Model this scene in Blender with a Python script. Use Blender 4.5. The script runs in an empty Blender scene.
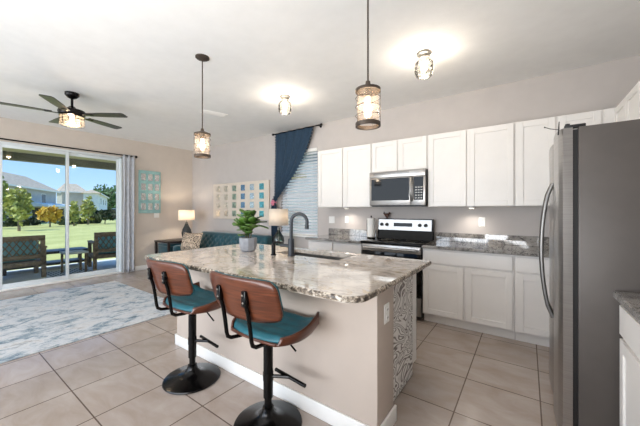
import bpy, bmesh, math, random
from mathutils import Vector, Matrix
C = bpy.context.scene.collection
scene = bpy.context.scene
PI = math.pi
R = math.radians

def lin(c):
    o = []
    for v in c:
        v = v / 255.0
        o.append(v / 12.92 if v <= 0.04045 else ((v + 0.055) / 1.055) ** 2.4)
    return (o[0], o[1], o[2], 1.0)

# ------------------------------------------------------------------ camera
YAW, FPX, HZ, EYE = R(35.63), 288.8, 210.0, 1.33
cam_d = bpy.data.cameras.new('camera')
cam_d.sensor_width = 36.0
cam_d.lens = FPX / 640 * 36.0
cam_d.shift_y = -(213.0 - HZ) / 640
cam_d.clip_start = 0.02
cam_d.clip_end = 600
cam = bpy.data.objects.new('camera', cam_d)
C.objects.link(cam)
cam.location = (0, 0, EYE)
cam.rotation_euler = (R(90), 0, YAW)
scene.camera = cam

# ------------------------------------------------------------------ world, sun, exposure
world = bpy.data.worlds.new('sky')
scene.world = world
world.use_nodes = True
wn = world.node_tree
wn.nodes.clear()
w_out = wn.nodes.new('ShaderNodeOutputWorld')
w_bg = wn.nodes.new('ShaderNodeBackground')
w_bg.inputs['Strength'].default_value = 1.2
w_tc = wn.nodes.new('ShaderNodeTexCoord')
w_sep = wn.nodes.new('ShaderNodeSeparateXYZ')
w_rmp = wn.nodes.new('ShaderNodeValToRGB')
w_mr = wn.nodes.new('ShaderNodeMapRange')
w_mr.inputs['From Min'].default_value = -1.0
wn.links.new(w_tc.outputs['Generated'], w_sep.inputs[0])
wn.links.new(w_sep.outputs['Z'], w_mr.inputs['Value'])
wn.links.new(w_mr.outputs[0], w_rmp.inputs[0])
wn.links.new(w_rmp.outputs[0], w_bg.inputs['Color'])
wn.links.new(w_bg.outputs[0], w_out.inputs[0])
cr = w_rmp.color_ramp
cr.elements[0].position = 0.0
cr.elements[0].color = lin((200, 195, 180))
cr.elements[1].position = 1.0
cr.elements[1].color = lin((96, 150, 224))
e = cr.elements.new(0.49); e.color = lin((210, 210, 200))
e = cr.elements.new(0.505); e.color = lin((186, 212, 240))
e = cr.elements.new(0.62); e.color = lin((106, 160, 226))

sun_d = bpy.data.lights.new('sun', 'SUN')
sun_d.energy = 3.9
sun_d.angle = R(1.0)
sun_d.color = (1.0, 0.93, 0.80)
sun = bpy.data.objects.new('sun', sun_d)
C.objects.link(sun)
sun.rotation_euler = Vector((0.10, 0.52, -0.85)).to_track_quat('-Z', 'Y').to_euler()

def area(name, loc, aim, sx, sy, watts, col):
    d = bpy.data.lights.new(name, 'AREA')
    d.shape = 'RECTANGLE'
    d.size, d.size_y = sx, sy
    d.energy = watts
    d.color = col
    o = bpy.data.objects.new(name, d)
    C.objects.link(o)
    o.location = loc
    o.rotation_euler = (Vector(aim) - Vector(loc)).to_track_quat('-Z', 'Y').to_euler()
    return o
# added cool area fill at the open rear, out of view behind the camera
area('added_fill_behind', (-4.6, -3.9, 1.5), (-3.6, 2.0, 1.5), 4.2, 2.4, 135, (0.84, 0.92, 1.0))
# added area fill aimed up to brighten the ceiling, out of view
area('added_ceiling_fill', (-1.2, -1.2, 1.0), (-1.9, 0.2, 2.84), 2.2, 1.6, 90, (0.94, 0.97, 1.0))

vs = scene.view_settings
scene.display_settings.display_device = 'sRGB'
vs.view_transform = 'Standard'
vs.look = 'None'
vs.gamma = 1.0
vs.use_curve_mapping = False
vs.exposure = 0.42

# ------------------------------------------------------------------ mesh helpers
class MB:
    def __init__(self, org=(0, 0, 0)):
        self.bm = bmesh.new()
        self.org = Vector(org)
    def _merge(self, t, M=None):
        if M is not None:
            bmesh.ops.transform(t, matrix=M, verts=t.verts)
        me = bpy.data.meshes.new('tmp')
        t.to_mesh(me)
        t.free()
        self.bm.from_mesh(me)
        bpy.data.meshes.remove(me)
    def box(self, x0, x1, y0, y1, z0, z1, bev=0.0, seg=2, M=None):
        t = bmesh.new()
        bmesh.ops.create_cube(t, size=1.0)
        for v in t.verts:
            v.co = Vector(((x0 + x1) / 2 + v.co.x * (x1 - x0), (y0 + y1) / 2 + v.co.y * (y1 - y0), (z0 + z1) / 2 + v.co.z * (z1 - z0)))
        if bev:
            bmesh.ops.bevel(t, geom=list(t.edges), offset=bev, segments=seg, affect='EDGES', profile=0.5)
        self._merge(t, M)
        return self
    def cyl(self, p0, p1, r0, r1=None, n=20):
        p0, p1 = Vector(p0), Vector(p1)
        r1 = r0 if r1 is None else r1
        t = bmesh.new()
        L = (p1 - p0).length
        bmesh.ops.create_cone(t, cap_ends=True, segments=n, radius1=r0, radius2=r1, depth=L)
        M = Matrix.Translation((p0 + p1) / 2) @ (p1 - p0).to_track_quat('Z', 'Y').to_matrix().to_4x4()
        self._merge(t, M)
        return self
    def ball(self, c, r, sx=1, sy=1, sz=1, n=14, M=None):
        t = bmesh.new()
        bmesh.ops.create_uvsphere(t, u_segments=n, v_segments=max(6, n // 2 + 1), radius=r)
        for v in t.verts:
            v.co = Vector((v.co.x * sx, v.co.y * sy, v.co.z * sz))
        MM = Matrix.Translation(Vector(c))
        if M is not None:
            MM = MM @ M
        self._merge(t, MM)
        return self
    def tube(self, pts, r, n=8, closed=False):
        pts = [Vector(p) for p in pts]
        N = len(pts)
        rings = []
        up = None
        for i, p in enumerate(pts):
            if closed:
                d = pts[(i + 1) % N] - pts[i - 1]
            else:
                d = pts[min(i + 1, N - 1)] - pts[max(i - 1, 0)]
            d.normalize()
            if up is None:
                up = Vector((0, 0, 1)) if abs(d.z) < 0.9 else Vector((1, 0, 0))
            a = d.cross(up)
            if a.length < 1e-5:
                a = d.orthogonal()
            a.normalize()
            b = a.cross(d).normalized()
            up = b
            rr = r[i] if isinstance(r, (list, tuple)) else r
            rings.append([self.bm.verts.new(p + a * math.cos(2 * PI * k / n) * rr + b * math.sin(2 * PI * k / n) * rr) for k in range(n)])
        for i in range(N if closed else N - 1):
            A, B = rings[i], rings[(i + 1) % N]
            for k in range(n):
                self.bm.faces.new((A[k], A[(k + 1) % n], B[(k + 1) % n], B[k]))
        if not closed:
            self.bm.faces.new(rings[0])
            self.bm.faces.new(rings[-1])
        return self
    def lathe(self, prof, c=(0, 0, 0), n=28, caps=True):
        rings = []
        for r, z in prof:
            rings.append([self.bm.verts.new((c[0] + r * math.cos(2 * PI * k / n), c[1] + r * math.sin(2 * PI * k / n), c[2] + z)) for k in range(n)])
        for A, B in zip(rings, rings[1:]):
            for k in range(n):
                self.bm.faces.new((A[k], A[(k + 1) % n], B[(k + 1) % n], B[k]))
        if caps:
            self.bm.faces.new(rings[0])
            self.bm.faces.new(rings[-1])
        return self
    def prism(self, poly, axis, a, b):
        def P(u, v, w):
            return {'x': (w, u, v), 'y': (u, w, v), 'z': (u, v, w)}[axis]
        A = [self.bm.verts.new(P(u, v, a)) for u, v in poly]
        B = [self.bm.verts.new(P(u, v, b)) for u, v in poly]
        n = len(poly)
        self.bm.faces.new(A)
        self.bm.faces.new(B[::-1])
        for k in range(n):
            self.bm.faces.new((A[k], B[k], B[(k + 1) % n], A[(k + 1) % n]))
        return self
    def poly(self, pts):
        self.bm.faces.new([self.bm.verts.new(p) for p in pts])
        return self
    def hexa(self, lo, hi):
        A = [self.bm.verts.new(p) for p in lo]
        B = [self.bm.verts.new(p) for p in hi]
        n = len(A)
        self.bm.faces.new(A); self.bm.faces.new(B[::-1])
        for k in range(n):
            self.bm.faces.new((A[k], B[k], B[(k + 1) % n], A[(k + 1) % n]))
        return self
    def grid(self, nu, nv, fn):
        V = [[self.bm.verts.new(fn(i / nu, j / nv)) for i in range(nu + 1)] for j in range(nv + 1)]
        for j in range(nv):
            for i in range(nu):
                self.bm.faces.new((V[j][i], V[j][i + 1], V[j + 1][i + 1], V[j + 1][i]))
        return self
    def build(self, name, mat, parent=None, smooth=True, solid=0.0, offset=0.0, subsurf=0, ang=40, normals=True):
        bm = self.bm
        if self.org.length:
            bmesh.ops.translate(bm, vec=-self.org, verts=bm.verts)
        if normals:
            bmesh.ops.recalc_face_normals(bm, faces=bm.faces)
        me = bpy.data.meshes.new(name)
        bm.to_mesh(me)
        bm.free()
        me.materials.append(mat)
        if smooth:
            for p in me.polygons:
                p.use_smooth = True
            me.set_sharp_from_angle(angle=R(ang))
        o = bpy.data.objects.new(name, me)
        C.objects.link(o)
        if parent is not None:
            o.parent = parent
        else:
            o.location = self.org
        if solid:
            m = o.modifiers.new('solid', 'SOLIDIFY')
            m.thickness = solid
            m.offset = offset
        if subsurf:
            m = o.modifiers.new('sub', 'SUBSURF')
            m.levels = subsurf
            m.render_levels = subsurf
        return o

def tag(o, label=None, cat=None, group=None, kind=None):
    if label: o['label'] = label
    if cat: o['category'] = cat
    if group: o['group'] = group
    if kind: o['kind'] = kind
    return o
def thing(name, label, cat, loc=(0, 0, 0), rz=0.0, group=None):
    o = bpy.data.objects.new(name, None)
    o.empty_display_size = 0.1
    C.objects.link(o)
    o.location = loc
    o.rotation_euler = (0, 0, rz)
    return tag(o, label, cat, group)
def struct(name, mb, mat, **k):
    o = mb.build(name, mat, **k)
    o['kind'] = 'structure'
    return o
def copy_thing(src, loc, rz=None, label=None, group=None):
    kids = {}
    for o in C.objects:
        if o.parent is not None:
            kids.setdefault(o.parent.name, []).append(o)
    def rec(o, parent):
        c = o.copy()
        C.objects.link(c)
        c.parent = parent
        for ch in kids.get(o.name, []):
            rec(ch, c)
        return c
    c = rec(src, None)
    c.location = loc
    if rz is not None: c.rotation_euler = (0, 0, rz)
    if label: c['label'] = label
    if group: c['group'] = group
    return c
def bulb_light(name, loc, watts, parent, col=(1.0, 0.83, 0.62), r=0.03):
    d = bpy.data.lights.new(name, 'POINT')
    d.energy = watts
    d.color = col
    d.shadow_soft_size = r
    o = bpy.data.objects.new(name, d)
    C.objects.link(o)
    o.location = loc
    o.parent = parent
    return o

# ------------------------------------------------------------------ materials
class NT:
    def __init__(self, name):
        self.m = bpy.data.materials.new(name)
        self.m.use_nodes = True
        self.t = self.m.node_tree
        self.b = self.t.nodes['Principled BSDF']
        self.out = self.t.nodes['Material Output']
    def n(self, typ, **k):
        nd = self.t.nodes.new(typ)
        for a, v in k.items():
            if a.startswith('i_'):
                nd.inputs[a[2:].replace('_', ' ')].default_value = v
            else:
                setattr(nd, a, v)
        return nd
    def l(self, a, b):
        self.t.links.new(a, b)
    def pos(self, sc=(1, 1, 1), obj=False):
        mp = self.n('ShaderNodeMapping')
        mp.inputs['Scale'].default_value = sc
        if obj:
            self.l(self.n('ShaderNodeTexCoord').outputs['Object'], mp.inputs[0])
        else:
            self.l(self.n('ShaderNodeNewGeometry').outputs['Position'], mp.inputs[0])
        return mp.outputs[0]
    def noise(self, vec, scale, detail=4, rough=0.55, dist=0.0):
        n = self.n('ShaderNodeTexNoise')
        n.inputs['Scale'].default_value = scale
        n.inputs['Detail'].default_value = detail
        n.inputs['Roughness'].default_value = rough
        n.inputs['Distortion'].default_value = dist
        self.l(vec, n.inputs['Vector'])
        return n.outputs['Fac']
    def ramp(self, fac, stops, interp='LINEAR'):
        r = self.n('ShaderNodeValToRGB')
        cr = r.color_ramp
        cr.interpolation = interp
        while len(cr.elements) < len(stops):
            cr.elements.new(0.5)
        for el, (p, c) in zip(cr.elements, stops):
            el.position = p
            el.color = lin(c) if len(c) == 3 else c
        self.l(fac, r.inputs[0])
        return r.outputs[0]
    def mix(self, fac, a, b, mode='MIX'):
        m = self.n('ShaderNodeMixRGB', blend_type=mode)
        for s, v in ((0, fac), (1, a), (2, b)):
            if hasattr(v, 'links') or hasattr(v, 'is_linked'):
                self.l(v, m.inputs[s])
            elif s == 0:
                m.inputs[0].default_value = v
            else:
                m.inputs[s].default_value = lin(v)
        return m.outputs[0]
    def bump(self, h, strength=0.2, dist=0.01):
        b = self.n('ShaderNodeBump')
        b.inputs['Strength'].default_value = strength
        b.inputs['Distance'].default_value = dist
        self.l(h, b.inputs['Height'])
        self.l(b.outputs[0], self.b.inputs['Normal'])
    def setb(self, color=None, rough=0.5, metal=0.0, spec=None, coat=None):
        if color is not None:
            if hasattr(color, 'is_linked'): self.l(color, self.b.inputs['Base Color'])
            else: self.b.inputs['Base Color'].default_value = lin(color)
        self.b.inputs['Roughness'].default_value = rough
        self.b.inputs['Metallic'].default_value = metal
        if spec is not None: self.b.inputs['Specular IOR Level'].default_value = spec
        if coat: self.b.inputs['Coat Weight'].default_value = coat
        return self.m

def plain(name, c, rough=0.5, metal=0.0, var=0.06, scale=6.0, bump=0.0, bscale=200.0, spec=None):
    t = NT(name)
    p = t.pos(obj=True)
    f = t.noise(p, scale)
    a = tuple(max(0, min(255, v * (1 - var))) for v in c)
    b = tuple(max(0, min(255, v * (1 + var))) for v in c)
    col = t.ramp(f, [(0.3, a), (0.7, b)])
    if bump:
        t.bump(t.noise(p, bscale, 3), bump, 0.004)
    return t.setb(col, rough, metal, spec)

M = {}
M['ceiling'] = plain('white orange-peel ceiling', (236, 235, 233), 0.85, var=0.01, bump=0.35, bscale=90)
M['wall'] = plain('greige wall paint', (190, 183, 179), 0.8, var=0.012, bump=0.08, bscale=160)
M['wall_tan'] = plain('sand wall paint', (206, 195, 184), 0.8, var=0.012, bump=0.08, bscale=160)
M['trim'] = plain('white trim paint', (238, 236, 232), 0.4, var=0.01)
M['cab'] = plain('white cabinet paint', (230, 226, 222), 0.35, var=0.008)
M['island_paint'] = plain('greige island paint', (192, 178, 166), 0.7, var=0.012)
M['black_metal'] = plain('black powder coated metal', (20, 19, 19), 0.2, 0.6, var=0.1)
M['bronze'] = plain('oil rubbed bronze', (84, 74, 66), 0.45, 0.7, var=0.15)
M['silver'] = plain('brushed pewter', (128, 124, 118), 0.4, 0.8, var=0.08)
M['steel_dark'] = plain('grey textured fridge side', (88, 82, 78), 0.45, 0.35, var=0.03, bump=0.05, bscale=300)
M['black_gloss'] = plain('black glass', (9, 9, 10), 0.06, var=0.1, spec=.16)
M['handle_steel'] = plain('grey steel handle', (120, 118, 116), 0.32, 0.9, var=.04)
M['black_plastic'] = plain('black plastic', (24, 24, 25), 0.4, var=0.1)
M['white_plastic'] = plain('white plastic', (238, 236, 232), 0.35, var=0.01)
M['paper'] = plain('white paper towel', (240, 238, 234), 0.9, var=0.02, bump=0.15, bscale=120)
M['vinyl'] = plain('white vinyl frame', (222, 228, 230), 0.35, var=0.01)
M['soil'] = plain('potting soil', (60, 45, 35), 0.95, var=0.3, scale=60)
M['stem'] = plain('brown stem', (92, 80, 52), 0.8, var=0.2, scale=40)
M['dark_wood'] = plain('espresso wood', (44, 34, 30), 0.4, var=0.2, scale=20)
M['navy'] = plain('navy linen curtain', (36, 58, 78), 0.9, var=0.1, scale=30, bump=0.1, bscale=400)
M['grey_cloth'] = plain('silver grey curtain', (186, 189, 195), 0.75, var=0.05, scale=20, bump=0.1, bscale=300)
M['teal_velvet'] = plain('teal velvet', (6, 66, 76), 0.75, var=0.14, scale=14)
M['teal_velvet'].node_tree.nodes['Principled BSDF'].inputs['Sheen Weight'].default_value = 0.35
M['teal_paint'] = plain('teal painted wood', (148, 188, 186), 0.6, var=0.06, scale=12)
M['canvas'] = plain('cream canvas panel', (212, 200, 186), 0.7, var=0.02)
M['pink'] = plain('pink flowered tieback', (196, 120, 140), 0.8, var=0.3, scale=60)
M['concrete_pot'] = plain('grey concrete pot', (150, 152, 158), 0.7, var=0.07, scale=18)
M['rattan'] = plain('weathered brown wood', (122, 102, 82), 0.7, var=0.2, scale=18)
M['outdoor_teal'] = plain('teal outdoor cushion', (112, 164, 174), 0.85, var=0.08)
M['outdoor_grey'] = plain('pale outdoor cushion', (190, 188, 182), 0.85, var=0.05)
M['patio'] = plain('patio concrete', (228, 227, 226), 0.75, var=0.05, scale=4)
M['soffit'] = plain('tan soffit boards', (196, 184, 150), 0.8, var=0.05)
M['patio_beam'] = plain('olive grey beam', (112, 110, 92), 0.8, var=0.05)
M['mortar'] = plain('lawn soil edge', (120, 110, 90), 0.9)
M['siding'] = plain('pale grey siding', (182, 178, 174), 0.85, var=0.03, scale=1)
M['siding_white'] = plain('white siding', (236, 236, 234), 0.85, var=0.02, scale=1)
M['roofing'] = plain('tan roof shingles', (186, 170, 152), 0.9, var=0.1, scale=3)
M['house_glass'] = plain('dark house window', (46, 56, 66), 0.15, var=0.1)
M['recess'] = plain('dark porch opening shade', (62, 58, 54), 0.8)  # shade inside the porch opening, put in as a flat dark colour
M['bark'] = plain('pale tree bark', (140, 120, 96), 0.9, var=0.2, scale=8)

def emit(name, c, s):
    t = NT(name)
    t.b.inputs['Emission Color'].default_value = lin(c)
    t.b.inputs['Emission Strength'].default_value = s
    return t.setb(c, 0.6)
M['filament'] = emit('glowing filament', (255, 214, 160), 14.0)
M['puck'] = emit('under cabinet lens', (255, 244, 228), 4.0)

def glass(name, tint=(255, 255, 255), ior=1.45, glow=0.0, rough=0.02):
    t = NT(name)
    tr = t.n('ShaderNodeBsdfTransparent')
    tr.inputs[0].default_value = lin(tint)
    gl = t.n('ShaderNodeBsdfGlossy')
    gl.inputs['Roughness'].default_value = rough
    fr = t.n('ShaderNodeFresnel')
    fr.inputs[0].default_value = ior
    mx = t.n('ShaderNodeMixShader')
    t.l(fr.outputs[0], mx.inputs[0]); t.l(tr.outputs[0], mx.inputs[1]); t.l(gl.outputs[0], mx.inputs[2])
    res = mx.outputs[0]
    if glow:
        em = t.n('ShaderNodeEmission')
        em.inputs[0].default_value = lin((255, 214, 170))
        em.inputs[1].default_value = glow
        ad = t.n('ShaderNodeAddShader')
        t.l(res, ad.inputs[0]); t.l(em.outputs[0], ad.inputs[1])
        res = ad.outputs[0]
    t.l(res, t.out.inputs[0])
    return t.m
M['glass'] = glass('clear window glass', (244, 250, 250), 1.33)
def m_seeded():
    t = NT('seeded shade glass')
    tr = t.n('ShaderNodeBsdfTransparent'); tr.inputs[0].default_value = lin((252, 246, 240))
    tl = t.n('ShaderNodeBsdfTranslucent'); tl.inputs[0].default_value = lin((240, 226, 212))
    gl = t.n('ShaderNodeBsdfGlossy'); gl.inputs['Roughness'].default_value = .05
    f = t.noise(t.pos(obj=True), 60, 2)
    mr = t.n('ShaderNodeMapRange'); mr.inputs['To Min'].default_value = .01; mr.inputs['To Max'].default_value = .09
    t.l(f, mr.inputs[0])
    m1 = t.n('ShaderNodeMixShader'); t.l(mr.outputs[0], m1.inputs[0]); t.l(tr.outputs[0], m1.inputs[1]); t.l(tl.outputs[0], m1.inputs[2])
    m2 = t.n('ShaderNodeMixShader'); m2.inputs[0].default_value = .04; t.l(m1.outputs[0], m2.inputs[1]); t.l(gl.outputs[0], m2.inputs[2])
    t.l(m2.outputs[0], t.out.inputs[0])
    return t.m
M['shade_glass'] = m_seeded()
M['jar_glass'] = glass('clear jar glass', (250, 248, 244), 1.25)
M['bulb'] = glass('lit bulb glass', (255, 250, 240), 1.2, glow=1.6)
M['lamp_glass'] = glass('green tinted lamp glass', (176, 206, 196), 1.9, rough=.08)

def m_steel():
    t = NT('brushed stainless steel')
    p = t.pos((1, 1, 60), obj=True)
    f = t.noise(p, 6, 3)
    c = t.ramp(f, [(0.2, (150, 147, 144)), (0.8, (176, 173, 170))])
    return t.setb(c, 0.28, 0.9)
M['steel'] = m_steel()

def m_tile():
    t = NT('greige porcelain floor tile')
    mp = t.n('ShaderNodeMapping')
    mp.inputs['Location'].default_value = (-0.075 + 0.466 * 40, -0.662 + 0.466 * 40, 0)
    t.l(t.n('ShaderNodeNewGeometry').outputs['Position'], mp.inputs[0])
    b = t.n('ShaderNodeTexBrick')
    b.offset = 0.0
    b.inputs['Color1'].default_value = lin((187, 175, 167))
    b.inputs['Color2'].default_value = lin((176, 165, 157))
    b.inputs['Mortar'].default_value = lin((104, 88, 78))
    b.inputs['Scale'].default_value = 1.0
    b.inputs['Mortar Size'].default_value = 0.0042
    b.inputs['Mortar Smooth'].default_value = 0.1
    b.inputs['Brick Width'].default_value = 0.466
    b.inputs['Row Height'].default_value = 0.466
    t.l(mp.outputs[0], b.inputs['Vector'])
    f = t.noise(t.pos((1, 2.2, 1)), 3.2, 6, 0.6, 0.6)
    v = t.ramp(f, [(0.25, (222, 214, 206)), (0.75, (255, 255, 255))])
    col = t.mix(1.0, b.outputs['Color'], v, 'MULTIPLY')
    inv = t.n('ShaderNodeMath', operation='SUBTRACT')
    inv.inputs[0].default_value = 1.0
    t.l(b.outputs['Fac'], inv.inputs[1])
    t.bump(inv.outputs[0], 0.3, 0.002)
    return t.setb(col, 0.22, 0.0, 0.5)
M['tile'] = m_tile()

def m_granite(name, base, dark, mid, gold, vein_amt, sc=1.0):
    t = NT(name)
    p = t.pos()
    big = t.noise(p, 2.6 * sc, 5, 0.6, 1.6)
    c0 = t.ramp(big, [(0.32, mid), (0.52, base)])
    gv = t.noise(t.pos((1.0, 1.7, 1.0)), 3.4 * sc, 6, 0.65, 2.2)
    gmask = t.ramp(gv, [(0.56, (0, 0, 0)), (0.66, (255, 255, 255))])
    c1 = t.mix(gmask, c0, gold)
    vn = t.noise(t.pos((0.8, 1.6, 1.0)), 1.7 * sc, 5, 0.6, 2.8)
    vmask = t.ramp(vn, [(0.475, (0, 0, 0)), (0.5, (vein_amt,) * 3), (0.53, (0, 0, 0))])
    c2 = t.mix(vmask, c1, dark)
    sp = t.noise(p, 75 * sc, 2, 0.5)
    smask = t.ramp(sp, [(0.60, (0, 0, 0)), (0.68, (210, 210, 210))])
    pm = t.noise(p, 7 * sc, 3, 0.6)
    patch = t.ramp(pm, [(0.42, (40, 40, 40)), (0.62, (255, 255, 255))])
    c3 = t.mix(t.mix(1.0, smask, patch, 'MULTIPLY'), c2, dark)
    return t.setb(c3, 0.045, 0.0, 0.75, coat=0.6)
M['granite_island'] = m_granite('cream granite', (224, 214, 203), (78, 64, 54), (186, 174, 163), (196, 172, 138), 170)
M['granite_back'] = m_granite('grey granite', (152, 148, 143), (44, 42, 42), (98, 95, 93), (128, 121, 114), 255, 2.4)

def m_edge(name, a, b):
    t = NT(name)
    p = t.pos()
    v = t.noise(p, 55, 3, 0.6)
    c = t.ramp(v, [(0.38, b), (0.5, a), (0.62, (210, 200, 186))])
    return t.setb(c, 0.45)
M['granite_edge'] = m_edge('chiselled granite edge', (132, 118, 102), (64, 56, 50))

def m_wood():
    t = NT('walnut bentwood')
    p = t.pos((0.6, 0.6, 9.0), obj=True)
    f = t.noise(p, 7, 6, 0.65, 0.9)
    c = t.ramp(f, [(0.25, (44, 22, 14)), (0.5, (86, 45, 28)), (0.75, (112, 62, 39))])
    return t.setb(c, 0.28)
M['walnut'] = m_wood()

def m_teal():
    t = NT('mottled teal faux leather')
    f = t.noise(t.pos(obj=True), 9, 5, 0.6)
    c = t.ramp(f, [(0.3, (14, 74, 88)), (0.7, (34, 108, 120))])
    return t.setb(c, 0.5)
M['teal_leather'] = m_teal()

def m_paper():
    t = NT('white and black contour line panel')
    f = t.noise(t.pos((1, 0.55, 1.0)), 5.5, 2.0, 0.5, 0.8)
    mu = t.n('ShaderNodeMath', operation='MULTIPLY'); mu.inputs[1].default_value = 120.0
    t.l(f, mu.inputs[0])
    sn = t.n('ShaderNodeMath', operation='SINE')
    t.l(mu.outputs[0], sn.inputs[0])
    ma = t.n('ShaderNodeMath', operation='MULTIPLY_ADD'); ma.inputs[1].default_value = .5; ma.inputs[2].default_value = .5
    t.l(sn.outputs[0], ma.inputs[0])
    c = t.ramp(ma.outputs[0], [(0.0, (112, 104, 98)), (0.16, (150, 142, 136)), (0.34, (222, 218, 213)), (1.0, (240, 237, 233))])
    return t.setb(c, 0.5)
M['contour'] = m_paper()

def m_rug():
    t = NT('distressed blue and cream rug')
    a = t.noise(t.pos((1.2, 0.7, 1)), 5.2, 9, 0.8, 0.5)
    c = t.ramp(a, [(0.34, (64, 88, 104)), (0.43, (140, 156, 168)), (0.49, (194, 199, 204)), (0.57, (208, 209, 210)), (0.66, (168, 164, 160))])
    b = t.noise(t.pos((1, 0.5, 1)), 9.0, 6, 0.7, 0.6)
    m = t.ramp(b, [(0.57, (0, 0, 0)), (0.66, (190, 190, 190))])
    c2 = t.mix(m, c, (56, 84, 100))
    g = t.noise(t.pos((1.0, 1.0, 1)), 22.0, 4, 0.7)
    m2 = t.ramp(g, [(0.58, (0, 0, 0)), (0.68, (150, 150, 150))])
    c3 = t.mix(m2, c2, (120, 116, 118))
    t.bump(t.noise(t.pos(), 260, 2), 0.3, 0.004)
    return t.setb(c3, 0.95)
M['rug'] = m_rug()

def m_pillow():
    t = NT('black and cream animal print cloth')
    v = t.n('ShaderNodeTexVoronoi', feature='DISTANCE_TO_EDGE')
    v.inputs['Scale'].default_value = 27
    t.l(t.pos(obj=True), v.inputs['Vector'])
    c = t.ramp(v.outputs['Distance'], [(0.10, (206, 184, 160)), (0.2, (48, 38, 36))], 'LINEAR')
    return t.setb(c, 0.9)
M['leopard'] = m_pillow()

def m_leaf(name, a, b, rough=0.4):
    t = NT(name)
    f = t.noise(t.pos(), 3.0, 4)
    c = t.ramp(f, [(0.3, a), (0.7, b)])
    return t.setb(c, rough)
M['fig_leaf'] = m_leaf('glossy fig leaf', (34, 66, 28), (92, 128, 50), 0.35)
M['leaf_green'] = m_leaf('green tree leaves', (92, 116, 52), (160, 176, 92), 0.7)
M['leaf_olive'] = m_leaf('yellow green tree leaves', (136, 146, 70), (204, 200, 116), 0.7)
M['leaf_gold'] = m_leaf('golden autumn leaves', (190, 146, 44), (232, 194, 84), 0.7)
M['leaf_mid'] = m_leaf('deep green tree leaves', (46, 84, 44), (84, 124, 66), 0.7)
M['leaf_dark'] = m_leaf('dark tree leaves', (38, 52, 34), (70, 84, 50), 0.7)

def m_lawn():
    t = NT('sunlit grass')
    f = t.noise(t.pos(), 0.5, 6, 0.65)
    c = t.ramp(f, [(0.3, (166, 166, 96)), (0.7, (206, 202, 134))])
    g = t.noise(t.pos(), 12, 3)
    c2 = t.mix(t.ramp(g, [(0.4, (0, 0, 0)), (0.7, (90, 90, 90))]), c, (140, 146, 80))
    return t.setb(c2, 0.95)
M['lawn'] = m_lawn()

def m_shade():
    t = NT('white lamp shade linen')
    d = t.n('ShaderNodeBsdfDiffuse'); d.inputs[0].default_value = lin((244, 238, 230))
    s = t.n('ShaderNodeBsdfTranslucent'); s.inputs[0].default_value = lin((250, 240, 226))
    mx = t.n('ShaderNodeMixShader'); mx.inputs[0].default_value = 0.5
    t.l(d.outputs[0], mx.inputs[1]); t.l(s.outputs[0], mx.inputs[2])
    t.l(mx.outputs[0], t.out.inputs[0])
    return t.m
M['lamp_shade'] = m_shade()
def m_mirror(name, c, rough=0.12):
    t = NT(name)
    v = t.noise(t.pos(obj=True), 22, 3)
    a = tuple(x * 0.8 for x in c)
    return t.setb(t.ramp(v, [(0.35, a), (0.65, c)]), rough, 0.75)
M['mirror'] = m_mirror('mirror square', (240, 238, 234))
M['pearl'] = m_mirror('pearly cream square', (236, 226, 212), 0.3)
M['pearl_green'] = m_mirror('pearly sage square', (176, 196, 180), 0.3)
M['pearl_blue'] = m_mirror('pearly blue square', (140, 176, 206), 0.25)
M['pearl_white'] = m_mirror('pearly white square', (226, 236, 240), 0.25)
M['pearl_teal'] = m_mirror('pearly aqua square', (116, 196, 206), 0.25)
def m_blind():
    t = NT('white blind slat')
    d = t.n('ShaderNodeBsdfDiffuse'); d.inputs[0].default_value = lin((238, 240, 244))
    s = t.n('ShaderNodeBsdfTranslucent'); s.inputs[0].default_value = lin((230, 234, 240))
    mx = t.n('ShaderNodeMixShader'); mx.inputs[0].default_value = 0.3
    t.l(d.outputs[0], mx.inputs[1]); t.l(s.outputs[0], mx.inputs[2])
    t.l(mx.outputs[0], t.out.inputs[0])
    return t.m
M['blind'] = m_blind()

# ------------------------------------------------------------------ room shell
CE = 2.84
XL, XR, YK, YB = -6.95, 0.985, 4.10, -4.5
struct('floor', MB().box(XL - .15, XR + .12, YB, YK + .15, -.10, 0.0), M['tile'], smooth=False)
struct('ceiling', MB().box(XL - .15, XR + .12, YB, YK + .15, CE, CE + .15), M['ceiling'], smooth=False)
struct('added_sun_block', MB().box(XL - .15, XR + .12, YB, YK + .15, CE + .16, 6.2), M['siding'], smooth=False)  # unseen block added above the ceiling to shade the house behind the window
WX0, WX1, WZ0, WZ1 = -3.87, -2.99, .87, 2.43
struct('wall_back', MB().box(XL - .15, WX0, YK, YK + .15, 0, CE).box(WX1, XR + .12, YK, YK + .15, 0, CE).box(WX0, WX1, YK, YK + .15, 0, WZ0).box(WX0, WX1, YK, YK + .15, WZ1, CE), M['wall'], smooth=False)
DY0, DY1, DZ = -.10, 2.53, 2.45
struct('wall_left', MB().box(XL - .15, XL, YB, DY0, 0, CE).box(XL - .15, XL, DY1, YK, 0, CE).box(XL - .15, XL, DY0, DY1, DZ, CE), M['wall_tan'], smooth=False)
struct('added_light_block', MB().box(-.9, XR, -1.45, -1.3, 0, CE), M['wall'], smooth=False)  # unseen wall added behind the camera to dim the fridge side
struct('wall_right', MB().box(XR, XR + .12, YB, YK, 0, CE), M['wall'], smooth=False)
def base_prof(mb, x0, x1, y0, y1, h=.10):
    return mb.box(x0, x1, y0, y1, 0, h, .004)
struct('baseboard_left', base_prof(MB(), XL, XL + .015, DY1 + .06, YK), M['trim'])
struct('baseboard_back', base_prof(MB(), XL + .015, -2.745, YK - .015, YK), M['trim'])

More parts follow.
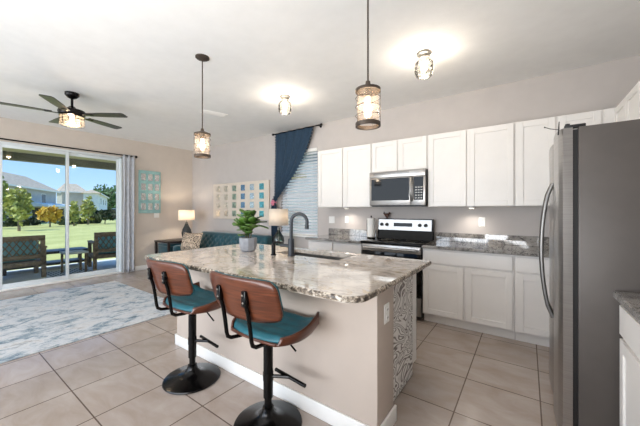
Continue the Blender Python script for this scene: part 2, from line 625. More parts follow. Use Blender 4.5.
# sliding glass door
dr = thing('door_1', None, None, (XL - .07, 1.175, 0)); dr['kind'] = 'structure'
o3 = dr.location
f = MB(o3)
f.box(XL - .14, XL + .01, DY0, DY0 + .035, 0, DZ, .004).box(XL - .14, XL + .01, DY1 - .035, DY1, 0, DZ, .004)
f.box(XL - .14, XL + .01, DY0, DY1, DZ - .04, DZ, .004)
f.build('door_frame', M['vinyl'], dr)
MB(o3).box(XL - .14, XL + .02, DY0, DY1, 0, .03, .004).build('threshold', M['trim'], dr)
wpan = (DY1 - .035 - (DY0 + .035)) / 3
for k in range(3):
    y0 = DY0 + .035 + k * wpan - .02; y1 = y0 + wpan + .04
    if k == 0: y0 += .02
    if k == 2: y1 -= .02
    xo = XL - (.045 if k % 2 else .095)
    p = MB(o3)
    sw = .046
    p.box(xo - .02, xo + .02, y0, y0 + sw, .03, DZ - .04, .003).box(xo - .02, xo + .02, y1 - sw, y1, .03, DZ - .04, .003)
    p.box(xo - .02, xo + .02, y0 + sw, y1 - sw, .03, .11, .003).box(xo - .02, xo + .02, y0 + sw, y1 - sw, DZ - .09, DZ - .04, .003)
    pp = p.build('sliding_panel', M['vinyl'], dr)
    MB(o3).box(xo - .003, xo + .003, y0 + sw, y1 - sw, .11, DZ - .09).build('glass_pane', M['glass'], pp, smooth=False)

# kitchen window
wd = thing('window_1', None, None, ((WX0 + WX1) / 2, YK + .08, WZ0)); wd['kind'] = 'structure'
o3 = wd.location
f = MB(o3)
zm = 1.61
f.box(WX0, WX0 + .05, YK + .06, YK + .13, WZ0, WZ1, .003).box(WX1 - .05, WX1, YK + .06, YK + .13, WZ0, WZ1, .003)
f.box(WX0, WX1, YK + .06, YK + .13, WZ0, WZ0 + .05, .003).box(WX0, WX1, YK + .06, YK + .13, WZ1 - .05, WZ1, .003)
f.box(WX0 + .05, WX1 - .05, YK + .06, YK + .12, zm - .03, zm + .03, .003)
f.build('window_frame', M['vinyl'], wd)
MB(o3).box(WX0 + .05, WX1 - .05, YK + .09, YK + .096, WZ0 + .05, zm - .03).build('glass_pane', M['glass'], wd, smooth=False)
MB(o3).box(WX0 + .05, WX1 - .05, YK + .09, YK + .096, zm + .03, WZ1 - .05).build('glass_pane', M['glass'], wd, smooth=False)
MB(o3).box(WX0 - .03, WX1 + .02, YK - .045, YK + .06, WZ0 - .025, WZ0, .004).build('window_sill', M['trim'], wd)

# ------------------------------------------------------------------ outdoors: patio, lawn
struct('patio_floor', MB().box(-9.5, XL - .15, -7, 9, -.16, -.04), M['patio'], smooth=False)
struct('patio_ceiling', MB().box(-9.5, XL - .15, -7, 9, 2.62, 2.75), M['soffit'], smooth=False)
struct('patio_beam', MB().box(-9.5, -9.28, -7, 9, 2.45, 2.62), M['patio_beam'], smooth=False)
def lawn_z(x):
    return -.14 + (x + 9.5) * .0112
struct('lawn', MB().poly([(-9.5, -90, lawn_z(-9.5)), (-9.5, 110, lawn_z(-9.5)), (-170, 110, lawn_z(-170)), (-170, -90, lawn_z(-170))]), M['lawn'], smooth=False)

def ray(px, py):
    l = (px - 320) / FPX
    return Vector((l * math.cos(YAW) - math.sin(YAW), l * math.sin(YAW) + math.cos(YAW), (HZ - py) / FPX))
def at(px, py, depth):
    return Vector((0, 0, EYE)) + ray(px, py) * depth
def on_lawn(px, py):
    r = ray(px, py)
    t = 20.0
    for _ in range(40):
        t = (lawn_z(r.x * t) - EYE) / r.z
    return Vector((0, 0, EYE)) + r * t, t

def house(name, label, p0, p1, depth, eave, ridge, wallm, wins, porch=None, over=.5, hip=.45):
    """p0 -> p1: ground line of the wall that faces the room; depth: how deep the block stands behind it"""
    d = (p1 - p0); L = d.length; d.normalize()
    nrm = Vector((-d.y, d.x, 0))
    if nrm.dot(-p0) > 0: nrm = -nrm           # points away from the room
    base = min(p0.z, p1.z) - .4
    root = thing(name, label, 'house', (p0.x, p0.y, base))
    org = root.location
    def P(s, t, z): return Vector((p0.x, p0.y, 0)) + d * s + nrm * t + Vector((0, 0, z))
    w = MB(org)
    w.hexa([P(0, 0, base), P(L, 0, base), P(L, depth, base), P(0, depth, base)], [P(0, 0, eave), P(L, 0, eave), P(L, depth, eave), P(0, depth, eave)])
    w.build('wall', wallm, root, smooth=False)
    r = MB(org)
    lo = [P(-over, -over, eave), P(L + over, -over, eave), P(L + over, depth + over, eave), P(-over, depth + over, eave)]
    ins = min(depth / 2, L / 2)
    hi0, hi1 = P(ins * hip, depth / 2, ridge), P(L - ins * hip, depth / 2, ridge)
    b = r.bm
    V = [b.verts.new(v) for v in lo] + [b.verts.new(hi0), b.verts.new(hi1)]
    for fc in ((0, 1, 5, 4), (1, 2, 5), (2, 3, 4, 5), (3, 0, 4), (3, 2, 1, 0)):
        b.faces.new([V[i] for i in fc])
    r.build('roof', M['roofing'], root, smooth=False)
    fs = MB(org)
    fs.hexa([P(-over, -over, eave - .22), P(L + over, -over, eave - .22), P(L + over, -over + .12, eave - .22), P(-over, -over + .12, eave - .22)], [P(-over, -over, eave), P(L + over, -over, eave), P(L + over, -over + .12, eave), P(-over, -over + .12, eave)])
    fs.build('fascia', M['trim'], root, smooth=False)
    for (s, z, ww, hh) in wins:
        fr = MB(org)
        fr.hexa([P(s - ww / 2 - .1, -.06, z - .1), P(s + ww / 2 + .1, -.06, z - .1), P(s + ww / 2 + .1, 0.02, z - .1), P(s - ww / 2 - .1, 0.02, z - .1)], [P(s - ww / 2 - .1, -.06, z + hh + .1), P(s + ww / 2 + .1, -.06, z + hh + .1), P(s + ww / 2 + .1, 0.02, z + hh + .1), P(s - ww / 2 - .1, 0.02, z + hh + .1)])
        fo = fr.build('window', M['trim'], root, smooth=False)
        g = MB(org)
        g.hexa([P(s - ww / 2, -.09, z), P(s + ww / 2, -.09, z), P(s + ww / 2, -.05, z), P(s - ww / 2, -.05, z)], [P(s - ww / 2, -.09, z + hh), P(s + ww / 2, -.09, z + hh), P(s + ww / 2, -.05, z + hh), P(s - ww / 2, -.05, z + hh)])
        g.build('pane', M['house_glass'], fo, smooth=False)
    if porch:
        s0, s1, zt = porch
        q = MB(org)
        q.hexa([P(s0, -2.2, zt), P(s1, -2.2, zt), P(s1, 0, zt), P(s0, 0, zt)], [P(s0, -2.2, zt + .25), P(s1, -2.2, zt + .25), P(s1, 0, zt + .7), P(s0, 0, zt + .7)])
        q.build('porch_roof', M['siding_white'], root, smooth=False)
        n = 4
        for k in range(n):
            s = s0 + .15 + (s1 - s0 - .3) * k / (n - 1)
            MB(org).hexa([P(s - .15, -2.1, base), P(s + .15, -2.1, base), P(s + .15, -1.8, base), P(s - .15, -1.8, base)], [P(s - .15, -2.1, zt), P(s + .15, -2.1, zt), P(s + .15, -1.8, zt), P(s - .15, -1.8, zt)]).build('porch_post', M['siding_white'], root, smooth=False)
        MB(org).hexa([P(s0 + .5, -.06, base), P(s1 - .5, -.06, base), P(s1 - .5, .02, base), P(s0 + .5, .02, base)], [P(s0 + .5, -.06, zt - .2), P(s1 - .5, -.06, zt - .2), P(s1 - .5, .02, zt - .2), P(s0 + .5, .02, zt - .2)]).build('porch_shade_sheet', M['recess'], root, smooth=False)  # dark sheet painted as the shade inside the porch opening
    return root
def gpt(px, depth):
    v = at(px, HZ, depth)
    return Vector((v.x, v.y, lawn_z(v.x)))
pa, pb = gpt(0, 38), gpt(56, 53)
dd = (pb - pa).normalized()
house('townhouse', 'long grey townhouse with tan roof and porch beyond the lawn', pa - dd * 14, pb, 7, 5.0, 7.4, M['siding'],
      [(14 - 5, 2.9, 1.0, 1.5), (14 + 2.5, 2.9, 1.0, 1.5), (14 + 11.5, 2.7, 1.3, 1.5), (14 + 5, .1, 1.2, 1.6)], (14 + 7.5, 14 + 20, 2.1))
house('gabled_townhouse', 'grey townhouse with upstairs window behind the slim trees', gpt(62, 63), gpt(85, 66), 7, 5.4, 7.4, M['siding'],
      [(6.3, 2.9, 1.2, 1.5), (6.3, .0, 1.2, 1.6), (9.5, .0, 1.0, 1.6)])
c3 = gpt(99, 62)
d3 = Vector((-.932, .36, 0))
hz3 = house('white_house', 'white house at the right end of the row beyond the lawn', c3, c3 + d3 * 26, 2.6, 4.9, 5.7, M['siding_white'],
      [(4, 2.6, 1.0, 1.3), (12, 2.6, 1.0, 1.3), (4, -.2, 1.2, 1.5), (19, 2.6, 1.0, 1.3)])

M['siding_grey'] = plain('mid grey siding', (160, 166, 174), 0.85, var=0.04)
house('added_backdrop_house', 'added grey house behind the kitchen window blind, darkening the slat gaps', Vector((-14, 15, -.3)), Vector((6, 15, -.3)), 7, 5.4, 7.4, M['siding_grey'], [(4.2, .9, .9, 1.4)])  # house added so the gaps between the slats read darker
def foliage(mb, c, rx, rz, n, size, rnd, squash=1.0):
    for i in range(n):
        while True:
            v = Vector((rnd.uniform(-1, 1), rnd.uniform(-1, 1), rnd.uniform(-1, 1)))
            if 0.25 < v.length < 1: break
        k = 1.0 + .42 * math.sin(5 * v.x + 3 * v.z + c[0]) * math.cos(4 * v.y - 2 * v.z)
        p = Vector((c[0] + v.x * rx * k, c[1] + v.y * rx * k, c[2] + v.z * rz * k))
        a = Vector((rnd.gauss(0, 1), rnd.gauss(0, 1), rnd.gauss(0, 1))).normalized()
        b = a.orthogonal().normalized()
        s = size * rnd.uniform(.6, 1.3)
        mb.poly([p - a * s, p + b * s * .5, p + a * s, p - b * s * .5])
def tree(name, label, base, h, crown_h, rx, mat, seed, n=900, leaf=.22, cat='tree', group=None):
    rnd = random.Random(seed)
    root = thing(name, label, cat, base, 0, group)
    t = MB()
    t.tube([(0, 0, -.2), (.03 * h / 4, 0, h * .3), (-.02 * h / 4, .02, h * .6), (0, 0, h * .85)], [h * .022 + .03, h * .018 + .02, h * .012 + .01, .01], 7)
    for k in range(5):
        a = k * 2.4
        z = h - crown_h * (.85 - .12 * k)
        t.tube([(0, 0, z), (math.cos(a) * rx * .35, math.sin(a) * rx * .35, z + crown_h * .16), (math.cos(a) * rx * .6, math.sin(a) * rx * .6, z + crown_h * .3)], [.035, .02, .01], 5)
    t.build('trunk', M['bark'], root)
    f_ = MB()
    zc = h - crown_h / 2
    foliage(f_, (0, 0, zc), rx * .8, crown_h * .48, n // 2, leaf, rnd)
    for k in range(6):
        a = k * 1.05 + seed
        foliage(f_, (math.cos(a) * rx * .5, math.sin(a) * rx * .5, zc + crown_h * .22 * math.sin(k * 2.1 + seed)), rx * .45, crown_h * .25, n // 12, leaf, rnd)
    f_.build('foliage', mat, root, smooth=False, normals=False)
    return root
def tree_px(name, label, px, ybase, ytop, ycrown, halfw, mat, seed, **k):
    b, d = on_lawn(px, ybase)
    s = d / FPX
    return tree(name, label, b, (ybase - ytop) * s, (ycrown - ytop) * s, halfw * s, mat, seed, **k)
tree_px('leafy_tree', 'full green tree at the far left before the townhouse', -3, 229, 178, 222, 9, M['leaf_green'], 1, n=900, leaf=.26)
tree_px('young_tree', 'pale green young tree with thin trunk left on the lawn', 19, 231, 188, 222, 10.5, M['leaf_olive'], 2, n=620, leaf=.26)
tree_px('golden_tree', 'low golden yellow tree on the lawn before the porch', 50, 227, 207, 221, 9.5, M['leaf_gold'], 3, n=800, leaf=.24)
tree_px('slim_tree', 'slimmest yellow green tree just right of the door mullion', 74, 226, 202, 223, 4, M['leaf_olive'], 4, n=500, leaf=.24)
tree_px('slim_tree', 'tall airy yellow green tree before the white house corner', 88, 224.5, 198, 221, 6.5, M['leaf_olive'], 5, n=420, leaf=.3)
tree_px('spreading_tree', 'low dark spreading tree before the white house', 105, 224, 211, 219, 11, M['leaf_dark'], 6, n=1100, leaf=.34)
bt, bd = on_lawn(112, 219)
tree('background_tree', 'tall deep green tree rising behind the white house roof', gpt(112, 100), 11.0, 10, 6.5, M['leaf_mid'], 8, n=2600, leaf=.6)
for i, (px, py, r, lb) in enumerate(((12, 226.5, .9, 'dark round shrub at townhouse wall under the green trees'), (31, 225.5, .7, 'dark low shrub left of the porch'), (66, 225, .7, 'dark shrub behind the door mullion at the wall'), (81, 224, .6, 'dark shrub between the two slim trees'), (95, 223.5, .6, 'dark shrub at foot of the white house corner'))):
    b, d = on_lawn(px, py)
    rnd = random.Random(40 + i)
    s = thing('garden_shrub', lb, 'shrub', b, 0, 'shrubs along the house walls')
    m = MB(); foliage(m, (0, 0, r * .6), r * 1.1, r * .7, 420, .2, rnd)
    m.build('foliage', M['leaf_dark'], s, smooth=False, normals=False)
    MB().cyl((0, 0, -.15), (0, 0, r * .6), .05).build('stem', M['bark'], s)

# ------------------------------------------------------------------ outdoor furniture
def lattice_back(mb, x0, x1, z0, z1, y, n):
    """diamond lattice between x0..x1 as thin slats"""
    W, H = x1 - x0, z1 - z0
    k = n
    step = W / k
    for i in range(-3, k + 4):
        for s in (1, -1):
            pts = []
            xa, xb = x0 + i * step, x0 + i * step + s * H * .62
            a, b = Vector((xa, y, z0)), Vector((xb, y, z1))
            # clip to the frame
            def clip(a, b):
                t0, t1 = 0.0, 1.0
                dx = b.x - a.x
                for lim, sg in ((x0, 1), (x1, -1)):
                    if abs(dx) > 1e-9:
                        t = (lim - a.x) / dx
                        if sg * dx > 0: t0 = max(t0, t)
                        else: t1 = min(t1, t)
                return (a + (b - a) * t0, a + (b - a) * t1) if t1 - t0 > .02 else None
            q = clip(a, b)
            if q: mb.tube([q[0], q[1]], .009, 4)
def outdoor_seat(name, label, cat, loc, rz, w, nc):
    r = thing(name, label, cat, loc, rz)
    dpt = .72
    f_ = MB()
    f_.box(-w / 2, w / 2, 0, dpt, .26, .34, .01)
    f_.build('seat_frame', M['rattan'], r)
    for sx in (-1, 1):
        for y in (.0, dpt - .07):
            x = sx * (w / 2 - .035)
            MB().box(x - .035, x + .035, y, y + .07, 0, .60 if y else .62, .006).build('leg', M['rattan'], r)
        x = sx * (w / 2 - .04)
        MB().box(x - .05, x + .05, -.02, dpt + .02, .60, .635, .008).build('armrest', M['rattan'], r)
    b = MB()
    b.box(-w / 2 + .02, w / 2 - .02, -.02, .03, .76, .86, .008).box(-w / 2 + .02, w / 2 - .02, -.02, .03, .40, .48, .008)
    b.box(-w / 2 + .02, -w / 2 + .09, -.02, .03, .34, .8, .006).box(w / 2 - .09, w / 2 - .02, -.02, .03, .34, .8, .006)
    bo = b.build('back_frame', M['rattan'], r)
    l = MB(); lattice_back(l, -w / 2 + .08, w / 2 - .08, .47, .77, .005, 6 * nc + 3)
    l.build('lattice', M['rattan'], bo)
    for k in range(nc):
        cw = (w - .2) / nc
        x = -w / 2 + .1 + k * cw
        MB().box(x + .01, x + cw - .01, .18, dpt, .34, .47, .04, 3).build('seat_cushion', M['outdoor_teal'], r)
        MB().box(x + .01, x + cw - .01, .04, .17, .46, .80, .04, 3).build('back_cushion', M['outdoor_teal'], r)
    return r
# local +y (where a sitter looks) is turned towards -X, the lawn
outdoor_seat('patio_loveseat', 'brown wooden loveseat with lattice back on the patio, far left', 'loveseat', (-8.0, .72, -.04), R(90), 1.65, 2)
outdoor_seat('patio_armchair', 'brown wooden armchair with lattice back beside the grey curtain', 'armchair', (-7.85, 2.85, -.04), R(82), 1.1, 1)
tb = thing('patio_side_table', 'small square pale topped table left of the patio armchair', 'side table', (-8.05, 2.0, -.032))
MB().box(-.22, .22, -.2, .2, .42, .46, .006).build('table_top', M['outdoor_grey'], tb)
for sx in (-1, 1):
    for sy in (-1, 1):
        MB().box(sx * .18 - .02, sx * .18 + .02, sy * .16 - .02, sy * .16 + .02, 0, .42, .003).build('leg', M['rattan'], tb)
ct = thing('patio_coffee_table', 'low dark coffee table at the outer edge of the patio', 'coffee table', (-9.12, 1.75, -.04))
MB().box(-.28, .28, -.75, .75, .36, .42, .006).build('table_top', M['dark_wood'], ct)
MB().box(-.26, .26, -.7, .7, .10, .15, .006).build('shelf', M['dark_wood'], ct)
for sx in (-1, 1):
    for sy in (-1, 1):
        MB().box(sx * .26 - .03, sx * .26 + .03, sy * .69 - .03, sy * .69 + .03, 0, .36, .004).build('leg', M['dark_wood'], ct)
tag(MB().box(-9.2, -9.05, 1.45, 1.72, .385, .43, .01).build('folded_napkin', M['outdoor_grey']), 'folded pale cloth on the low patio coffee table', 'cloth')
def m_outrug():
    t = NT('black and white striped outdoor rug')
    b = t.n('ShaderNodeTexBrick'); b.offset = .5
    b.inputs['Color1'].default_value = lin((224, 222, 218)); b.inputs['Color2'].default_value = lin((224, 222, 218))
    b.inputs['Mortar'].default_value = lin((40, 40, 44)); b.inputs['Scale'].default_value = 1
    b.inputs['Brick Width'].default_value = .12; b.inputs['Row Height'].default_value = .09; b.inputs['Mortar Size'].default_value = .014
    mp = t.n('ShaderNodeMapping'); mp.inputs['Rotation'].default_value = (0, 0, R(90))
    t.l(t.n('ShaderNodeNewGeometry').outputs['Position'], mp.inputs[0]); t.l(mp.outputs[0], b.inputs[0])
    return t.setb(b.outputs['Color'], .95)
M['outrug'] = m_outrug()
tag(MB().box(-8.6, -7.65, 1.60, 2.28, -.04, -.032).build('outdoor_rug', M['outrug'], smooth=False), 'black and white patterned rug lying on the patio floor', 'rug')

# ------------------------------------------------------------------ cabinets
def shaker(x0, x1, z0, z1, fr=.058, y=0.0, th=.02):
    m = MB()
    m.box(x0, x0 + fr, y - th, y, z0, z1, .002, 1).box(x1 - fr, x1, y - th, y, z0, z1, .002, 1)
    m.box(x0 + fr, x1 - fr, y - th, y, z1 - fr, z1, .002, 1).box(x0 + fr, x1 - fr, y - th, y, z0, z0 + fr, .002, 1)
    m.box(x0 + fr - .002, x1 - fr + .002, y - th + .009, y, z0 + fr - .002, z1 - fr + .002)
    return m
def upper(label, x0, x1, z0, z1, doors, loc, rz, depth, group, extra=None):
    r = thing('wall_cabinet', label, 'cabinet', loc, rz, group)
    MB().box(x0 + .001, x1 - .001, 0, depth, z0, z1, .002, 1).build('body', M['cab'], r)
    for a, b in doors:
        shaker(a, b, z0 + .006, z1 - .012).build('door', M['cab'], r)
    if extra:
        MB().box(extra[0], extra[1], -.006, 0, z0, z1, .001, 1).build('filler', M['cab'], r)
    return r
YF = 3.80
G = 'white shaker wall cabinets'
z0, z1 = 1.372, 2.286
def upk(label, xa, xb, zb, doors, extra=None):
    cx = (xa + xb) / 2
    return upper(label, xa - cx, xb - cx, 0, z1 - zb, [(a - cx, b - cx) for a, b in doors], (cx, YF, zb), 0, YK - YF, G, tuple(v - cx for v in extra) if extra else None)
upk('white two door wall cabinet next to the window', -2.76, -1.806, z0, [(-2.748, -2.295), (-2.268, -1.818)])
upk('short white two door wall cabinet above the microwave', -1.806, -1.029, 1.856, [(-1.796, -1.43), (-1.405, -1.04)])
upk('white two door wall cabinet right of the microwave', -1.029, -.106, z0, [(-1.016, -.585), (-.556, -.118)])
upk('white two door wall cabinet behind the top of the fridge', -.106, .683, z0, [(-.090, .236), (.262, .575)], (.60, .683))
rw = upper('white wall cabinet on the right wall in the upper right corner', -.36, .375, 0, z1 - z0, [(-.352, .002), (.016, .367)], (.685, 3.44, z0), R(-90), XR - .685, G)
upper('white wall cabinet over the fridge on the right wall', -.47, .475, 0, z1 - 1.86, [(-.46, -.005), (.01, .465)], (.685, 2.58, 1.86), R(-90), XR - .685, G)

def base_cab(label, xa, xb, drawers, doors, loc, rz, depth, group='white shaker base cabinets'):
    """loc: middle of the carcass front on the floor"""
    r = thing('base_cabinet', label, 'cabinet', loc, rz, group)
    MB().box(xa + .001, xb - .001, 0, depth, .10, .88, .002, 1).build('body', M['cab'], r)
    MB().box(xa + .002, xb - .002, .06, depth - .01, 0, .10).build('toe_kick', M['cab'], r, smooth=False)
    for a, b in drawers:
        MB().box(a, b, -.02, 0, .712, .858, .003, 1).build('drawer', M['cab'], r)
    for a, b in doors:
        shaker(a, b, .118, .692).build('door', M['cab'], r)
    return r
def bck(label, xa, xb, dr_, do_):
    cx = (xa + xb) / 2
    return base_cab(label, xa - cx, xb - cx, [(a - cx, b - cx) for a, b in dr_], [(a - cx, b - cx) for a, b in do_], (cx, 3.51, 0), 0, YK - 3.51 - .03)
bck('white base cabinet left of the range under the short counter', -2.735, -1.805, [(-2.72, -2.285), (-2.255, -1.82)], [(-2.72, -2.285), (-2.255, -1.82)])
bck('white base cabinet with one wide drawer right of the range', -1.012, -.100, [(-1.0, -.116)], [(-1.0, -.572), (-.544, -.116)])
bck('white base cabinet with narrow drawer beside the fridge', -.100, .36, [(-.084, .335)], [(-.084, .335)])
base_cab('white base cabinet at the lower right edge beside the fridge', -.47, .47, [(-.46, .455)], [(-.455, -.01), (.01, .455)], (.395, 1.585, 0), R(-90), XR - .395 - .03)

def worktop(name, label, poly, z0, z1, mat, splash=None, org=None):
    r = thing(name, label, 'countertop', org)
    m = MB(org); m.prism(poly, 'z', z0, z1)
    bmesh.ops.bevel(m.bm, geom=[e_ for e_ in m.bm.edges if abs(e_.verts[0].co.z - e_.verts[1].co.z) < 1e-6], offset=.006, segments=2, affect='EDGES')
    m.build('slab', mat, r)
    if splash:
        MB(org).box(*splash, .003, 1).build('backsplash', mat, r)
    return r
worktop('countertop', 'grey granite countertop between the range and the fridge', [(-1.008, 3.462), (XR, 3.462), (XR, YK), (-1.008, YK)], .88, .917, M['granite_back'], (-1.008, XR, YK - .02, YK, .917, 1.03), (-.01, 3.8, .88))
worktop('countertop', 'short grey granite countertop left of the range', [(-2.745, 3.44), (-1.808, 3.44), (-1.808, YK), (-2.745, YK)], .88, .917, M['granite_back'], (-2.745, -1.808, YK - .02, YK, .917, 1.02), (-2.28, 3.8, .88))
worktop('countertop', 'granite countertop at the right edge beside the fridge', [(.36, 1.10), (XR, 1.10), (XR, 2.09), (.36, 2.09)], .88, .917, M['granite_back'], (XR - .02, XR, 1.10, 2.09, .917, 1.03), (.67, 1.6, .88))

# under cabinet lights
for i, (x, lb) in enumerate(((-2.30, 'small round puck light under the wall cabinet left of the microwave'), (-.55, 'small round puck light under the wall cabinet right of the microwave'))):
    p = thing('puck_light', lb, 'light', (x, 3.93, 1.372), 0, 'under cabinet puck lights')
    MB().lathe([(.001, -.001), (.036, -.001), (.036, -.018), (.03, -.022), (.001, -.022)], caps=False).build('housing', M['white_plastic'], p)
    MB().cyl((0, 0, -.024), (0, 0, -.022), .026).build('lens', M['puck'], p)
    d = bpy.data.lights.new('puck_lamp', 'SPOT'); d.energy = 5.5; d.spot_size = R(150); d.spot_blend = .9; d.color = (1, .92, .82); d.shadow_soft_size = .03
    o = bpy.data.objects.new('puck_lamp', d); C.objects.link(o); o.location = (0, 0, -.035); o.parent = p

# ------------------------------------------------------------------ range, microwave
RX0, RX1 = -1.800, -1.018
rg = thing('kitchen_range', 'stainless and black electric range between the base cabinets', 'range', (-1.409, 3.78, 0))
o3 = rg.location
MB(o3).box(RX0, RX1, 3.50, 4.07, .03, .895, .003).build('body', M['black_plastic'], rg)
MB(o3).box(RX0 - .001, RX1 + .001, 3.45, 3.99, .895, .922, .006).build('cooktop', M['black_gloss'], rg)
b = MB(o3)
for cx, cy, rr in ((-1.6, 3.60, .105), (-1.22, 3.60, .085), (-1.6, 3.85, .08), (-1.22, 3.85, .105)):
    b.tube([(cx + rr * math.cos(a * PI / 16), cy + rr * math.sin(a * PI / 16), .9225) for a in range(32)], .0012, 4, True)
b.build('burner_ring', M['silver'], rg)
MB(o3).prism([(3.965, .92), (4.07, .92), (4.07, 1.205), (4.005, 1.205), (3.99, 1.04)], 'x', RX0, RX1).build('back_guard', M['black_gloss'], rg)
Mt = Matrix.Translation((0, 0, 0))
pn = MB(o3)
pn.prism([(3.975, 1.045), (3.995, 1.045), (4.01, 1.193), (3.99, 1.193)], 'x', RX0 + .012, RX1 - .012)
pan = pn.build('control_panel', M['steel'], rg, smooth=False)
MB(o3).prism([(3.972, 1.098), (3.99, 1.098), (3.995, 1.148), (3.977, 1.148)], 'x', -1.55, -1.29).build('display', M['black_gloss'], pan, smooth=False)
for x in (-1.735, -1.655, -1.185, -1.105):
    k = MB(o3); k.cyl((x, 3.985, 1.122), (x, 3.955, 1.119), .024, .020, 18); k.box(x - .004, x + .004, 3.949, 3.957, 1.10, 1.14, .001, 1)
    k.build('knob', M['black_plastic'], pan)
dd_ = MB(o3); dd_.box(RX0 + .004, RX1 - .004, 3.465, 3.50, .285, .80, .004)
door = dd_.build('oven_door', M['black_gloss'], rg)
MB(o3).box(RX0 + .004, RX1 - .004, 3.462, 3.50, .80, .885, .004).build('door_top_trim', M['steel'], rg)
hd = MB(o3); hd.tube([(RX0 + .05, 3.425, .845), (RX1 - .05, 3.425, .845)], .014, 12)
for x in (RX0 + .07, RX1 - .07): hd.cyl((x, 3.425, .845), (x, 3.465, .845), .011)
hd.build('handle', M['steel'], door)
MB(o3).box(RX0 + .1, RX1 - .1, 3.4635, 3.466, .40, .70).build('oven_window', M['black_plastic'], door, smooth=False)
dw = MB(o3); dw.box(RX0 + .004, RX1 - .004, 3.468, 3.50, .06, .275, .004); dw.build('storage_drawer', M['steel'], rg)

mw = thing('microwave_oven', 'stainless over the range microwave with black glass door', 'microwave', (-1.417, 3.9, 1.386))
o3 = mw.location
MX0, MX1, MZ0, MZ1 = -1.798, -1.035, 1.388, 1.853
MB(o3).box(MX0, MX1, 3.735, YK, MZ0, MZ1, .003).build('body', M['black_plastic'], mw)
MB(o3).box(MX0, MX1, 3.70, 3.735, MZ1 - .085, MZ1, .004).build('vent_trim', M['steel'], mw)
v = MB(o3)
for k in range(3): v.box(MX0 + .06, MX1 - .2, 3.6985, 3.701, MZ1 - .022 - k * .012, MZ1 - .018 - k * .012)
v.build('vent_slots', M['black_plastic'], mw)
xs = -1.225
fd = MB(o3)
fd.box(MX0, xs, 3.70, 3.735, MZ0 + .005, MZ1 - .088, .004)
mdoor = fd.build('door', M['steel'], mw)
MB(o3).box(MX0 + .03, xs - .012, 3.697, 3.702, MZ0 + .07, MZ1 - .1, .002, 1).build('door_glass', M['black_gloss'], mdoor)
hb = MB(o3); hb.tube([(xs + .02, 3.70, MZ1 - .10), (xs + .02, 3.665, MZ1 - .13), (xs + .02, 3.655, (MZ0 + MZ1) / 2 - .02), (xs + .02, 3.665, MZ0 + .09), (xs + .02, 3.70, MZ0 + .06)], .015, 10)
hb.build('handle', M['steel'], mdoor)
MB(o3).box(xs + .002, MX1, 3.70, 3.735, MZ0 + .005, MZ1 - .088, .004).build('control_frame', M['steel'], mw)
cp = MB(o3).box(xs + .05, MX1 - .022, 3.697, 3.702, MZ0 + .07, MZ1 - .1, .002, 1).build('control_panel', M['black_gloss'], mw)
kp = MB(o3)
for r_ in range(5):
    for c_ in range(3):
        x = xs + .066 + c_ * .034; z = MZ0 + .09 + r_ * .034
        kp.box(x, x + .022, 3.6955, 3.6975, z, z + .014)
kp.build('keypad', M['silver'], cp)
MB(o3).box(MX0 + .02, MX1 - .02, 3.74, 4.05, MZ0 - .012, MZ0 + .002).build('underside_grille', M['black_plastic'], mw)

# ------------------------------------------------------------------ refrigerator
fg = thing('refrigerator', 'tall stainless side by side refrigerator with grey side panel', 'refrigerator', (.55, 2.535, 0))
o3 = fg.location
MB(o3).box(.228, .965, 2.10, 2.97, .04, 1.785, .004).build('case', M['steel_dark'], fg)
MB(o3).box(.25, .94, 2.13, 2.94, 0, .04).build('foot_rail', M['black_plastic'], fg)
MB(o3).box(.205, .228, 2.112, 2.958, .08, 1.775).build('door_gasket', M['black_plastic'], fg, smooth=False)
for ya, yb, hy in ((2.10, 2.531, 2.485), (2.539, 2.97, 2.585)):
    dm = MB(o3)
    N = 12
    prof = [(.205, yb), (.205, ya)]
    for k in range(N + 1):
        t_ = k / N
        y = ya + (yb - ya) * t_
        x = .152 - .014 * (1 - (2 * t_ - 1) ** 2) + (.012 if k in (0, N) else 0)
        prof.append((x, y))
    dm.prism(prof, 'z', .07, 1.785)
    dq = dm.build('door', M['steel'], fg)
    h_ = MB(o3)
    pts = []
    for k in range(13):
        t_ = k / 12
        pts.append((.142 - .062 * math.sin(PI * t_) ** .6, hy, .61 + .90 * t_))
    h_.tube(pts, .0125, 10)
    h_.build('handle', M['handle_steel'], dq)
    hg = MB(o3); yy = ya + .03 if ya < 2.3 else yb - .03
    hg.box(.17, .26, yy - .02, yy + .02, 1.785, 1.803, .003)
    hg.cyl((.185, yy, 1.78), (.185, yy, 1.812), .011)
    hg.build('hinge_cover', M['black_plastic'], dq)
hk = thing('wire_hook', 'small black wire hook clipped over the fridge door top', 'hook', (.14, 2.12, 1.785))
MB().tube([(.008, 0, .045), (.006, 0, .0), (.004, 0, -.03)], [.0025, .004, .004], 6).build('clip', M['black_plastic'], hk)
MB().tube([(.005, 0, .0), (-.03, .02, .015), (-.055, .04, .033)], .0022, 6).ball((-.055, .04, .033), .004).build('arm', M['black_plastic'], hk)

